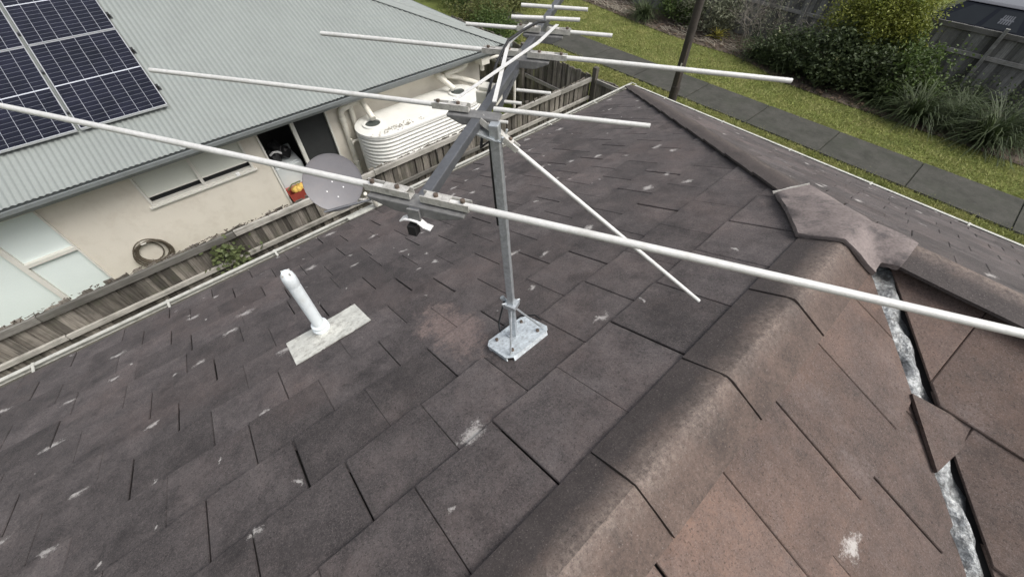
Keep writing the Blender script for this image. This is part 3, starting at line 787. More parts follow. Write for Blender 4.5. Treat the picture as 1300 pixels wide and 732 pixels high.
m = MB(); m.lathe([(0, -.09), (.026, -.09), (.030, -.08), (.030, .05), (.036, .055), (.036, .085), (0, .09)], (-4.25, 1.40, 2.675), 16, V(.12, -.1, .98)); autosmooth(m.build('feed_horn', M['cream_pipe'], dish))
m = MB(); m.lathe([(0, .05), (.02, .045), (.026, .02), (.02, 0), (0, 0)], (-4.33, 1.34, 2.77), 14, dn); autosmooth(m.build('arm_knob', M['cream_pipe'], dish))

# ------------------------------------------------------------------ paling fences
def fence_side():
    f = thing('paling_fence', (-6.2, 2.4, 0), 'long grey timber paling fence between the two houses', 'fence')
    y = -4.2; k = 0
    base = MB(); base.box((-.052, -.008, 0), (.052, .008, 1.8)); ms = base.build('paling', M['paling'], f, world=False); meshes = [ms.data]
    for q in range(3):
        b = MB(); e = .012*q
        b.add([(-.052, -.008, 0), (.052, -.008, 0), (.052, .008, 0), (-.052, .008, 0), (-.052, -.008, 1.78-e), (.052, -.008, 1.8-.01*q), (.052, .008, 1.8-.01*q), (-.052, .008, 1.78-e)], [(0, 3, 2, 1), (4, 5, 6, 7), (0, 1, 5, 4), (1, 2, 6, 5), (2, 3, 7, 6), (3, 0, 4, 7)])
        t = b.build('paling', M['paling'], f, world=False); meshes.append(t.data); bpy.data.objects.remove(t)
    first = True
    while y < 8.02:
        o = ms if first else bpy.data.objects.new('paling', random.choice(meshes))
        if not first: COL.objects.link(o)
        first = False
        o.parent = f
        lap = .021 if k % 2 else 0.0
        o.location = (-.045-lap+.0+random.uniform(-.002, .002), y-2.4, random.uniform(-.03, .012))
        o.rotation_euler = (random.uniform(-.012, .012), 0, math.pi/2+random.uniform(-.03, .03))
        o.scale = (random.uniform(.92, 1.1), 1, 1)
        y += .083; k += 1
    # rails towards the tiled house, in lengths butted at the posts
    ends = [-4.3, -2.6, -.2, 2.2, 4.6, 7.0, 8.06]
    for a, b in zip(ends[:-1], ends[1:]):
        for z, hh, wd in ((1.735, .10, .045), (1.30, .075, .045), (.45, .075, .045)):
            m = MB(); j = random.uniform(-.008, .008)
            m.box((-6.218, a+.004, z-hh/2+j), (-6.218+wd, b-.004, z+hh/2+j)); m.build('rail', M['rail_y'], f, bevel=.004)
    for y in (-2.6, -.2, 2.2, 4.6, 7.0):
        m = MB(); m.box((-6.37, y-.05, 0), (-6.285, y+.05, 1.66)); m.build('post', M['paling'], f, bevel=.006)
    m = MB(); m.box((-6.20, 8.06, 0), (-6.09, 8.17, 2.0)); m.build('post', M['paling'], f, bevel=.006)
    # twigs and debris lying along the top
    N = 260; mm = MB()
    for i in range(N):
        yy = random.uniform(-4, 7.9) if random.random() < .5 else random.uniform(-3, 1.6); p = V(-6.245+random.gauss(0, .02), yy, 1.795+random.uniform(-.01, .012)); d = V(random.gauss(0, .5), random.gauss(0, 1), random.gauss(0, .35)).normalized()*random.uniform(.015, .05)
        mm.tube([p, p+d], random.uniform(.003, .008), 4)
    mm.build('twig_debris', M['bark'], f, kind='stuff')
fence_side()
def fence_cross(name, label, x0, x1, y, z, rails, mat, face=-1, wdt=.1, step=.083, railmat=None, pos=None, rail_off=.03, posts=()):
    f = thing(name, ((x0+x1)/2, y, 0), label, 'fence'); cx = (x0+x1)/2
    b = MB(); b.box((-wdt*.52, -.008, 0), (wdt*.52, .008, z)); ms = b.build('paling', mat, f, world=False).data
    bpy.data.objects.remove([o for o in f.children][0])
    x = x0; k = 0
    while x < x1:
        o = bpy.data.objects.new('paling', ms); COL.objects.link(o); o.parent = f
        o.location = (x-cx+wdt*.5, .022*(k % 2), random.uniform(-.04, .01)); o.rotation_euler = (0, random.uniform(-.012, .012), random.uniform(-.03, .03))
        x += step; k += 1
    for zz, hh in rails:
        m = MB(); m.box((x0, y+face*(.01+.045), zz-hh/2), (x1, y+face*.011, zz+hh/2)) if face > 0 else m.box((x0, y-.055, zz-hh/2), (x1, y-.011, zz+hh/2))
        m.build('rail', railmat or M['rail_x'], f, bevel=.004)
    for px in posts:
        m = MB(); m.box((px-.05, y-.15, 0), (px+.05, y-.058, z+.12)); m.build('post', mat, f, bevel=.006)
    return f
fence_cross('return_fence', 'grey paling fence closing the side passage beside the neighbouring house', -12.0, -6.26, 8.12, 1.80, ((1.10, .09), (.35, .09)), M['paling'], posts=(-8.6,))
fence_cross('side_fence', 'short grey paling return between fence post and tiled house', -6.05, -3.9, 8.12, 1.80, ((1.72, .09), (.9, .09)), M['paling'])
fence_cross('back_fence', 'grey paling fence behind the garden shrubs with the parked car beyond', -13.0, 5.5, 19.2, 1.80, ((1.74, .13), (1.15, .11)), M['far_paling'], wdt=.20, step=.185, railmat=M['rail_far'], posts=(-8.2, -5.6, -3.0, -.25, 2.3))

def leaf_cloud(pts, size, up=.5, aspect=.5, seed=0):
    """diamond leaves at pts"""
    n = len(pts); g_ = np.random.default_rng(seed)
    a = g_.normal(size=(n, 3)); a[:, 2] = a[:, 2]*.6; a /= np.linalg.norm(a, axis=1)[:, None]
    b = g_.normal(size=(n, 3)); b[:, 2] += up*0; b = np.cross(a, b+np.array([0, 0, up])); b /= np.linalg.norm(b, axis=1)[:, None]+1e-9
    s = size*g_.uniform(.6, 1.3, n)[:, None]
    v = np.empty((n, 4, 3)); v[:, 0] = pts-a*s*.5; v[:, 1] = pts+b*s*aspect*.5; v[:, 2] = pts+a*s*.5; v[:, 3] = pts-b*s*aspect*.5
    v[:, 2, 2] -= (s*.12)[:, 0]
    return v.reshape(-1, 3).tolist(), np.arange(4*n).reshape(-1, 4).tolist()
def crown_points(c, rad, nclump, n, spread, seed, shell=.55, floor=None):
    g_ = np.random.default_rng(seed)
    d = g_.normal(size=(nclump, 3)); d /= np.linalg.norm(d, axis=1)[:, None]
    cl = np.array(c)+d*(g_.uniform(shell, 1, nclump)**.6)[:, None]*np.array(rad)*(1+.18*g_.normal(size=nclump))[:, None]
    k = g_.integers(0, nclump, n); p = cl[k]+g_.normal(size=(n, 3))*spread*g_.uniform(.5, 1.4, nclump)[k][:, None]
    if floor is not None: p[:, 2] = np.abs(p[:, 2]-floor)+floor
    return p
def branches(base, tips, r0, n=6, wig=.12):
    m = MB()
    for t in tips:
        pts = [V(*base)]; t = V(*t)
        for i in range(1, n): pts.append(V(*base).lerp(t, i/n)+V(random.gauss(0, wig), random.gauss(0, wig), random.gauss(0, wig*.5))*(i/n))
        pts.append(t); m.tube(pts, [r0*(1-.85*i/n) for i in range(n+1)], 6)
    return m
def bush(name, label, cat, base, c, rad, ncl, n, size, mat, seed, spread=.16, group=None, trunk=True, shell=.5, aspect=.5, bark='bark'):
    t = thing(name, base, label, cat, group); random.seed(seed)
    p = crown_points(c, rad, ncl, n, spread, seed, shell, .05)
    vs, fs = leaf_cloud(p, size, seed=seed, aspect=aspect); m = MB(); m.v = vs; m.f = fs; m.build('crown', mat, t)
    if trunk:
        tips = [tuple(np.array(c)+np.array(rad)*np.array([math.cos(a)*.75, math.sin(a)*.75, random.uniform(.1, .7)])) for a in [i*2*math.pi/9+random.uniform(-.2, .2) for i in range(9)]]
        branches(base, tips, .05*max(rad[2], .6)).build('trunk', M[bark], t)
    return t
ivy = thing('climbing_vine', (-6.13, -.42, 0), 'green vine clinging to the palings of the long fence', 'vine')
pts = []
for k in range(260):
    t_ = random.random(); pts.append((-6.155+random.gauss(0, .02)-(.0), -.42+random.gauss(0, .17)*(1-.3*t_), 1.02+.62*t_+random.gauss(0, .05)))
vs, fs = leaf_cloud(np.array(pts), .085, seed=4, aspect=.8); m = MB(); m.v = vs; m.f = fs; m.build('foliage', M['ivy'], ivy)
m = branches((-6.14, -.42, 0), [(-6.14, -.2, 1.5), (-6.14, -.6, 1.45), (-6.14, -.4, 1.6)], .008, wig=.04); m.build('stem', M['bark'], ivy)

# ------------------------------------------------------------------ neighbouring house
NX, NYE, NZ = -7.58, 6.54, 2.5; TN = math.tan(R(22)); NR = -12.6; WX = -8.0
nb = thing('neighbour_house', (-10.5, 1, 0), 'beige rendered house with grey corrugated steel roof and solar panels', 'house')
openings = [(-4.6, -2.2, .15, 2.2), (-1.02, .66, 1.62, 2.2), (.93, 2.27, .1, 2.22)]
m = MB(); y = -7.0
for y0, y1, z0, z1 in openings:
    m.box((WX-.12, y, 0), (WX, y0, 2.42))
    m.box((WX-.12, y0, 0), (WX, y1, z0)); m.box((WX-.12, y0, z1), (WX, y1, 2.42)); y = y1
m.box((WX-.12, y, 0), (WX, 6.05, 2.42))
m.box((-12.6, 5.93, 0), (WX-.122, 6.05, 2.42))
m.box((WX-.004, -7.0, 2.3), (NX-.0, 6.04, 2.34)) if False else None
m.build('wall', M['render_wall'], nb)
m = MB(); m.box((WX-.05, -7, 2.405), (NX-.004, 6.45, 2.43)); m.build('eave_soffit', M['frame'], nb)
# corrugated roof sheet on this side and on the hip end
def corrugated(name, cols, fn, n, amp, mat, parent):
    vs, fs = [], []; k = 0
    for i, (c, a, b) in enumerate(cols):
        h = amp*math.cos(2*math.pi*c/.076)
        vs += [fn(c, a)+n*h, fn(c, b)+n*h]
        if i: fs.append((2*i-2, 2*i, 2*i+1, 2*i-1))
    q = MB(); q.add(vs, fs); return q.build(name, mat, parent, smooth=True)
nN = V(TN, 0, 1).normalized(); nN2 = V(0, TN, 1).normalized()
ST = .076/8
cols = []; c = -7.4
while c < NYE-.02:
    top = min(NX-NR, NYE-c); cols.append((c, -.03, top)); c += ST
nroof = corrugated('roof', cols, lambda c, a: V(NX-a, c, NZ+.03+TN*a), nN, .0085, M['n_roof'], nb)
cols = []; c = NR-5
while c < NX-.02:
    top = min(NX-c, c-(NR-5)) if True else 0; cols.append((c, -.03, max(top, 0.0))); c += ST
corrugated('hip_end_sheet', cols, lambda c, a: V(c, NYE-a, NZ+.03+TN*a), nN2, .0085, M['n_roof'], nroof)
m = MB(); m.add([(NR, -7.4, NZ+.02+TN*(NX-NR)), (NR, NYE-(NX-NR), NZ+.02+TN*(NX-NR)), (NR-5, NYE, NZ), (NR-5, -7.4, NZ)], [(0, 1, 2, 3)]); m.build('rear_sheet', M['n_roof'], nroof)
# hip capping: rolled crest with two wings
hA = V(NX+.02, NYE+.02, NZ+.045); hB = V(NR, NYE-(NX-NR), NZ+.045+TN*(NX-NR)); axn = (hB-hA).normalized()
wl, wr = wing(nN, axn), wing(nN2, axn)
m = MB(); secs = []
for p in (hA, hB):
    secs.append([p+wl*.16+V(0, 0, .004), p+wl*.155+V(0, 0, .012), p+wl*.03+V(0, 0, .02), p+wl*.015+V(0, 0, .035), p+V(0, 0, .042), p+wr*.015+V(0, 0, .035), p+wr*.03+V(0, 0, .02), p+wr*.155+V(0, 0, .012), p+wr*.16+V(0, 0, .004)])
m.add(secs[0]+secs[1], [(i, i+1, i+10, i+9) for i in range(8)]); m.build('hip_capping', M['n_roof'], nroof)
# gutter of the neighbour
def ngutter(A, B, out):
    A, B, out = Vector(A), Vector(B), Vector(out); up = V(0, 0, 1); wd, ht = .12, .11
    pr = [(0, 0), (0, -ht), (wd*.75, -ht), (wd, -ht*.5), (wd, .0), (wd-.012, .006), (wd-.02, 0), (wd-.012, -.012), (wd-.012, -ht*.45), (wd*.7, -ht+.01), (.01, -ht+.01), (.01, 0)]
    n = len(pr); q = MB(); a = [A+out*x+up*z for x, z in pr]; b = [B+out*x+up*z for x, z in pr]
    q.add(a+b, [(i, (i+1) % n, (i+1) % n+n, i+n) for i in range(n)]+[tuple(range(n)), tuple(range(2*n-1, n-1, -1))])
    return q.build('gutter', M['n_gutter'], nb)
ng = ngutter((NX-.02, -7.4, NZ), (NX-.02, NYE+.1, NZ), (1, 0, 0)); ngutter((NR-5, NYE-.02, NZ), (NX-.02, NYE-.02, NZ), (0, 1, 0))
for y in np.arange(-6, 6.4, 1.2):
    m = MB(); m.box((NX+.055, y-.02, NZ+.002), (NX+.085, y+.02, NZ+.012)); m.build('gutter_clip', M['black'], ng)
# windows
def bars(name, parent, lst, mat, bevel=.003):
    q = MB()
    for lo, hi in lst: q.box(lo, hi)
    return q.build(name, mat, parent, bevel=bevel)
X0 = WX-.07; X1 = WX+.03
win = bars('window', nb, [((X0, -1.02, 1.62), (X1, .66, 1.655)), ((X0, -1.02, 2.165), (X1, .66, 2.2)), ((X0, -1.02, 1.655), (X1, -.985, 2.165)), ((X0, .625, 1.655), (X1, .66, 2.165)), ((X0, -.205, 1.655), (X1, -.155, 2.165))], M['frame'])
bars('sill', win, [((WX-.02, -1.06, 1.585), (WX+.05, .70, 1.618))], M['frame'])
for a, b in ((-.985, -.205), (-.155, .625)):
    bars('pane', win, [((WX-.03, a, 1.775), (WX-.02, b, 2.165))], M['frost'])
    bars('sash_rail', win, [((WX-.04, a, 1.755), (WX-.01, b, 1.777))], M['frame'])
bars('window_interior', win, [((WX-.118, -1.0, 1.63), (WX-.112, .64, 2.19))], M['dark_in'], 0)
bars('latch', win, [((WX+.0, .335, 1.60), (WX+.055, .395, 1.665))], M['white_cap'], .01)
wd_ = bars('sliding_window', nb, [((X0, -4.6, 2.165), (X1, -2.2, 2.2)), ((X0, -2.225, .185), (X1, -2.2, 2.165)), ((X0, -4.6, .15), (X1, -2.2, .185)), ((X0, -2.91, .185), (X1+.01, -2.84, 2.165)), ((X0, -2.84, 1.40), (X1+.012, -2.225, 1.465))], M['frame'])
for y0, y1, z0, z1 in ((-2.84, -2.225, 1.465, 2.165), (-2.84, -2.225, .185, 1.40), (-4.6, -2.91, .185, 2.165)):
    bars('pane', wd_, [((WX-.03, y0, z0), (WX-.02, y1, z1))], M['blue_pane'], 0)
# laundry doorway: frame, middle post, sliding screen, room behind
dr = bars('doorway', nb, [((X0, .93, .1), (X1, .965, 2.22)), ((X0, 2.235, .1), (X1, 2.27, 2.22)), ((X0, .965, 2.185), (X1, 2.235, 2.22)), ((X0+.01, 1.555, .1), (X1, 1.625, 2.185))], M['frame'])
bars('screen_door', dr, [((WX-.05, 1.625, .1), (WX-.04, 2.235, 2.185))], M['dark_in'], 0)
q = MB(); q.box((-9.9, .5, .0), (-9.85, 2.7, 2.4)); q.box((-9.85, .5, 0), (-8.13, .55, 2.4)); q.box((-9.85, 2.65, 0), (-8.13, 2.7, 2.4)); q.box((-9.85, .55, 2.36), (-8.13, 2.65, 2.4)); q.box((-9.85, .55, .0), (-8.13, 2.65, .1))
q.build('laundry_room', M['room'], nb)
# things in the doorway
wm = thing('washing_machine', (-8.5, 1.25, .1), 'white laundry appliance standing inside the open doorway', 'appliance')
bars('body', wm, [((-8.78, .99, .1), (-8.20, 1.53, 1.32))], M['white_box'], .02); bars('lid', wm, [((-8.76, 1.01, 1.322), (-8.24, 1.51, 1.345))], M['white_box'], .008)
bars('control_panel', wm, [((-8.80, .99, 1.346), (-8.72, 1.53, 1.44))], M['white_box'], .01)
bag = thing('black_bag', (-8.45, 1.2, 1.345), 'dark bundle of bags on top of the white appliance', 'bag')
q = MB()
for cx, cy, cz, r in ((-8.45, 1.12, 1.46, .14), (-8.42, 1.32, 1.50, .13), (-8.5, 1.22, 1.62, .12)):
    q.lathe([(.002, -r*.82), (r*.7, -r*.75), (r*1.05, -r*.2), (r*.95, r*.4), (r*.5, r*.85), (.002, r)], (cx, cy, cz), 14)
q.v = [(x+random.uniform(-.03, .03), y+random.uniform(-.03, .03), z+random.uniform(-.025, .02)) for x, y, z in q.v]
autosmooth(q.build('bundle', M['black'], bag), 25)
q = MB(); q.tube([(-8.34, 1.05, 1.55), (-8.32, 1.12, 1.60), (-8.33, 1.2, 1.58), (-8.34, 1.26, 1.52)], .022, 8); q.build('pale_strap', M['white_cap'], bag)
bk_ = thing('red_basket', (-8.05, 1.17, .62), 'red basket with yellow and green things just inside the doorway', 'basket')
q = MB(); q.add([(-8.17, 1.0, .62), (-7.93, 1.0, .62), (-7.93, 1.36, .62), (-8.17, 1.36, .62), (-8.2, .97, .88), (-7.9, .97, .88), (-7.9, 1.40, .88), (-8.2, 1.40, .88), (-8.18, .99, .86), (-7.92, .99, .86), (-7.92, 1.38, .86), (-8.18, 1.38, .86), (-8.16, 1.01, .66), (-7.94, 1.01, .66), (-7.94, 1.35, .66), (-8.16, 1.35, .66)],
    [(3, 2, 1, 0)]+[(i, (i+1) % 4, (i+1) % 4+4, i+4) for i in range(4)]+[(4+i, 4+(i+1) % 4, 8+(i+1) % 4, 8+i) for i in range(4)]+[(8+i, 8+(i+1) % 4, 12+(i+1) % 4, 12+i) for i in range(4)]+[(12, 13, 14, 15)])
q.build('tub', M['red'], bk_)
q = MB()
for k in range(7):
    a = k*.9; q.lathe([(.002, -.05), (.05, -.03), (.055, .02), (.03, .05), (.002, .055)], (-8.05+.05*math.cos(a), 1.2+.08*math.sin(a), .88+.02*math.sin(k)), 10)
autosmooth(q.build('contents', M['yellow'], bk_), 60)
q = MB(); q.tube([(-7.98, 1.0, .95), (-8.0, 1.12, 1.03), (-8.05, 1.3, 1.0)], .014, 8); q.build('handle', M['ivy'], bk_)
stand = thing('laundry_stand', (-8.05, 1.17, .1), 'low pale stool under the red basket in the doorway', 'stool')
bars('seat', stand, [((-8.2, 1.0, .585), (-7.9, 1.36, .618))], M['frame'])
for sx in (-8.18, -7.95):
    for sy in (1.02, 1.31): bars('leg', stand, [((sx, sy, .0), (sx+.03, sy+.03, .585))], M['frame'], .002)
# hose coiled on the wall
hose = thing('garden_hose', (-7.95, -1.48, .9), 'coiled brown garden hose hanging on the beige wall', 'hose')
q = MB()
for k in range(7):
    r = .17+.013*k; ox, oz, ex = random.gauss(0, .012), random.gauss(0, .012), random.uniform(1.0, 1.2)
    q.tube([(-7.965+.010*k+.01*math.sin(3*a+k), -1.49+ox+r*ex*math.cos(a), .87+oz+r*1.15*math.sin(a)) for a in [i*2*math.pi/28 for i in range(29)]], .011, 8)
autosmooth(q.build('coil', M['hose'], hose), 60)
bars('hook', hose, [((WX-.002, -1.53, 1.09), (-7.90, -1.45, 1.115))], M['frame'], .003)

# water tank: slim, round-ended, corrugated sides
TX0, TX1, TY0, TY1, TZ = -7.88, -6.87, 2.55, 5.42, 1.9
tk = thing('water_tank', ((TX0+TX1)/2, (TY0+TY1)/2, 0), 'slim cream corrugated water tank along the neighbouring wall', 'water tank')
def stadium(e, n=16):
    r = (TX1-TX0)/2+e; cx = (TX0+TX1)/2; out = []
    for i in range(n+1):
        a = math.pi*i/n; out.append((cx+r*math.cos(a), TY1-(TX1-TX0)/2+r*math.sin(a)))
    for i in range(n+1):
        a = math.pi+math.pi*i/n; out.append((cx+r*math.cos(a), TY0+(TX1-TX0)/2+r*math.sin(a)))
    return out
vs = []; fs = []; nr = 0; zz = 0.0; K = len(stadium(0)); zs = []
while zz <= TZ-.03: zs.append(zz); zz += .076/6
for z_ in zs: vs += [(x, y, z_) for x, y in stadium(.012*math.cos(2*math.pi*z_/.076))]
for i in range(len(zs)-1):
    for k in range(K): fs.append((i*K+k, i*K+(k+1) % K, (i+1)*K+(k+1) % K, (i+1)*K+k))
q = MB(); q.add(vs, fs); autosmooth(q.build('tank_wall', M['tank'], tk), 60)
q = MB(); o1, o2, o3 = stadium(.016), stadium(.012), stadium(-.06)
q.add([(x, y, TZ-.04) for x, y in o1]+[(x, y, TZ-.004) for x, y in o2]+[(x, y, TZ+.006) for x, y in o3], [(i, (i+1) % K, K+(i+1) % K, K+i) for i in range(K)]+[(K+i, K+(i+1) % K, 2*K+(i+1) % K, 2*K+i) for i in range(K)]+[tuple(range(2*K, 3*K))])
q.build('tank_lid', M['tank'], tk)
for hx, hy in ((-7.42, 2.90), (-7.42, 4.98)):
    q = MB(); q.lathe([(.205, .0), (.20, .035), (.165, .045), (.15, .04), (.148, .012)], (hx, hy, TZ+.004), 28); rim = autosmooth(q.build('inlet_rim', M['tank'], tk))
    q = MB(); q.lathe([(.15, .014), (.10, .008), (.001, .004)], (hx, hy, TZ+.004), 24); q.build('strainer', M['mesh'], rim)
q = MB(); q.tube([(-7.62, 2.62, 1.62), (-7.62, 2.50, 1.62), (-7.62, 2.46, 1.60)], .025, 10); q.tube([(-7.62, 2.46, 1.56), (-7.62, 2.46, 1.68)], .02, 8); q.build('overflow', M['cream_pipe'], tk)
q = MB()
for k in range(90):
    a = random.gauss(0, 1); p = V(-7.02+random.gauss(0, .05), 3.25+a*.22, TZ+.008+abs(random.gauss(0, .008))); d = V(random.gauss(0, 1), random.gauss(0, 1), .1).normalized()*random.uniform(.015, .035)
    q.bar(p, p+d, .014, .003)
lt = q.build('fallen_leaves', M['straw']); tag(lt, 'dry fallen leaves heaped on the water tank lid', 'leaves', kind='stuff')
def pipe(name, label, pts, r, mat='cream_pipe', fit=()):
    t = thing(name, pts[0], label, 'pipe', None)
    # rounded corners
    P_ = [Vector(p) for p in pts]; out = [P_[0]]
    for i in range(1, len(P_)-1):
        a, b, c = P_[i-1], P_[i], P_[i+1]; e = min(.07, (a-b).length*.4, (c-b).length*.4)
        p1 = b+(a-b).normalized()*e; p2 = b+(c-b).normalized()*e
        for k in range(5): s_ = k/4; out.append(p1*(1-s_)**2+b*2*s_*(1-s_)+p2*s_*s_)
    out.append(P_[-1]); q = MB(); q.tube(out, r, 14); autosmooth(q.build('pipe', M[mat], t), 50)
    for f in fit:
        f = Vector(f); q = MB(); q.lathe([(r, -.04), (r*1.18, -.035), (r*1.18, .035), (r, .04)], f, 16); autosmooth(q.build('collar', M[mat], t))
    return t
pipe('tank_feed_pipe', 'bent cream feed pipe rising from the wall into the tank inlet beside the doorway', [(-7.93, 2.52, .0), (-7.93, 2.52, 2.12), (-7.93, 2.86, 2.2), (-7.86, 2.98, 2.2), (-7.45, 2.95, 2.0)], .058, fit=((-7.93, 2.52, 1.0), (-7.93, 2.52, 1.95)))
pipe('downpipe', 'straight cream downpipe joining the bent feed pipe by the doorway', [(-7.93, 2.74, .0), (-7.93, 2.74, 2.15)], .052)
pipe('tank_feed_pipe', 'cream feed pipe bending down into the tank inlet near the house corner', [(-7.93, 5.05, 2.05), (-7.93, 4.80, 2.18), (-7.75, 4.75, 2.22), (-7.44, 4.92, 2.0)], .058)
pipe('downpipe', 'cream pipe stepping from the house corner over the tank end', [(-7.9, 5.75, 2.38), (-7.9, 5.55, 2.15), (-7.9, 5.0, 2.13), (-7.9, 5.35, 1.98), (-7.5, 5.62, 1.9), (-7.35, 5.62, .05)], .058)
rh = thing('rain_head', (-7.72, 5.93, 2.2), 'white rain head box with pipe at the house corner', 'rain head')
bars('box', rh, [((-7.82, 5.80, 2.2), (-7.56, 6.03, 2.36))], M['cream_pipe'], .015)
q = MB(); q.lathe([(.05, -.14), (.05, 0)], (-7.69, 5.9, 2.2), 14); q.build('outlet', M['cream_pipe'], rh)
q = MB(); q.tube([(-7.6, 6.03, 2.3), (-7.5, 6.2, 2.33), (-7.35, 6.45, 2.3), (-7.3, 6.55, 2.2), (-7.3, 6.55, 0)], .035, 12); autosmooth(q.build('spout', M['cream_pipe'], rh), 60)

# solar panels
PW, PH = 1.14, 1.765; pn = nN; pup = V(-1, 0, TN).normalized(); pr = V(0, 1, 0)
px0 = -8.55*3.4/3.5; base0 = V(px0, .045, NZ+.03+TN*(NX-px0))+pn*.085
rowl = ['lower', 'upper']; colw = {0: 'at the outer edge of the array towards the bare roof', 1: 'one column in from the bare roof', 2: 'two columns in from the bare roof'}
for ci in range(3):
    for ri in range(2):
        o = base0-pr*(ci*(PW+.045)+PW)+pup*ri*(PH+.02)
        t = thing('solar_panel', o, 'dark %s-row solar panel %s' % (rowl[ri], colw[ci]), 'solar panel', 'solar panels on the grey roof')
        q = MB(); a = [o+pn*.002, o+pr*PW+pn*.002, o+pr*PW+pup*PH+pn*.002, o+pup*PH+pn*.002]; q.prism([p-pn*.03 for p in a], pn*.028) if False else q.add(a, [(0, 1, 2, 3)])
        gl = q.build('glass', M['pv'], t); uv = gl.data.uv_layers.new(name='UVMap')
        for i_, u_ in enumerate(((0, 0), (1, 0), (1, 1), (0, 1))): uv.data[i_].uv = u_
        for k, (s0, s1) in enumerate(((0, 1), (1, 2), (2, 3), (3, 0))):
            c0, c1 = a[s0], a[s1]; inn = ((a[0]+a[2])/2-(c0+c1)/2).normalized()
            q = MB(); d = (c1-c0)/2; q.obox((c0+c1)/2+inn*.006-pn*.012, d-d.normalized()*(.012 if k % 2 else 0), inn*.006, pn*.0175); q.build('frame', M['pv_frame'], t)
for k in range(4):
    o = base0+pup*(.42+k*.86); 
    t = thing('panel_rail', o, 'dark rail end at the %s of the outer %s solar panel' % (('lower half', 'upper half')[k % 2], ('lower', 'upper')[k//2]), 'rail', 'rail ends beside the solar panels')
    q = MB(); q.obox(o-pn*.055-pr*1.6, pr*1.66, pup*.02, pn*.022); q.build('bar', M['boom'], t)
    q = MB(); q.obox(o-pn*.02+pr*.025, pr*.02, pup*.025, pn*.03); q.build('clamp', M['black'], t)

# ------------------------------------------------------------------ street pole
pb = V(-5.83, 11.7, 0); ptop = V(-6.15, 11.95, 7.5)
po = thing('street_pole', pb, 'dark timber pole standing in the grass beside the footpath', 'pole')
q = MB(); q.tube([pb.lerp(ptop, i/10) for i in range(11)], [.118-.03*i/10 for i in range(11)], 16); autosmooth(q.build('shaft', M['pole'], po), 60)
q = MB(); q.lathe([(.120, 0), (.126, .01), (.126, .5), (.118, .51)], pb.lerp(ptop, .02), 16); q.build('sleeve', M['pole'], po)
q = MB(); q.obox(pb.lerp(ptop, .165)+V(.045, -.10, 0), V(.022, .01, 0), V(0, .006, 0), V(0, 0, .05)); q.build('number_tag', M['tag'], po)
q = MB(); q.tube([pb.lerp(ptop, .0)+V(.07, -.08, 0), pb.lerp(ptop, .24)+V(.065, -.075, 0)], .025, 8); q.build('conduit', M['bark'], po)

# ------------------------------------------------------------------ garden plants
bush('shrub_tree', 'tall bushy tree with bright yellow-green leaves in front of the fence', 'tree', (-3.0, 18.1, 0), (-3.0, 18.0, 1.75), (1.3, .8, 1.1), 150, 22000, .085, M['leaf_bright'], 11, .17)
bush('broadleaf_bush', 'wide dark green bush below the yellow-green tree', 'bush', (-3.3, 17.1, 0), (-3.3, 17.1, .7), (1.7, .75, .75), 110, 14000, .12, M['leaf_dark'], 12, .17)
bush('broadleaf_bush', 'mid green bush between dark bush and the big strappy clumps', 'bush', (-1.75, 17.5, 0), (-1.75, 17.5, .75), (.95, .7, .8), 50, 5200, .11, M['leaf_mid'], 13, .16)
bush('fine_bush', 'fine grey-green bush growing against the back fence above strappy clumps', 'bush', (-.2, 18.5, 0), (.0, 18.4, .35), (1.7, .4, .35), 50, 2000, .09, M['leaf_dark'], 14, .2, shell=.3)
bush('loose_shrub', 'loose grey-green shrub with pale leaves near the street pole', 'shrub', (-8.6, 18.3, 0), (-8.6, 18.3, .75), (1.3, .7, .75), 55, 3600, .13, M['leaf_grey'], 15, .2 , shell=.3, aspect=.3)
bush('loose_shrub', 'dark leafy shrub beside the tuft behind the street pole', 'shrub', (-10.2, 18.6, 0), (-10.2, 18.6, .7), (1.2, .7, .7), 50, 4200, .12, M['leaf_mid'], 16, .18, shell=.3, aspect=.35)
bush('low_shrub', 'low dark shrub at the foot of the bare twiggy shrub', 'shrub', (-5.2, 17.3, 0), (-5.2, 17.3, .45), (1.1, .6, .5), 40, 3800, .11, M['leaf_dark'], 17, .16, aspect=.4)
bush('broadleaf_bush', 'mid green bush growing beyond the tufts beside the back fence', 'bush', (-12.6, 20.0, 0), (-12.6, 20.0, .8), (1.6, .8, .9), 50, 4500, .13, M['leaf_mid'], 18, .2)
# hedge and shrubs past the neighbour's roof
for i, (x, y, rx, h, mt_, lb) in enumerate(((-15.2, 12.0, 1.3, .75, 'leaf_olive', 'olive shrub right behind the grey roof corner'), (-17.2, 13.0, 1.6, 1.0, 'leaf_mid', 'mid green shrub rising behind the grey hip'), (-19.0, 13.3, 1.8, 1.2, 'leaf_olive', 'big olive shrub farthest along behind the grey hip'), (-16.4, 14.6, 1.1, .6, 'leaf_olive', 'small olive shrub at the lawn end behind the antenna'), (-18.2, 15.6, 1.5, .9, 'leaf_mid', 'mid green shrub behind the small olive shrub'), (-13.6, 11.1, .9, .55, 'leaf_mid', 'low green shrub between the return fence and the olive shrubs'))):
    bush('garden_shrub', lb, 'shrub', (x, y, 0), (x, y, h*.75), (rx, rx*.8, h*.8), 45, 5200, .12, M[mt_], 30+i, .2, shell=.35, aspect=.35)
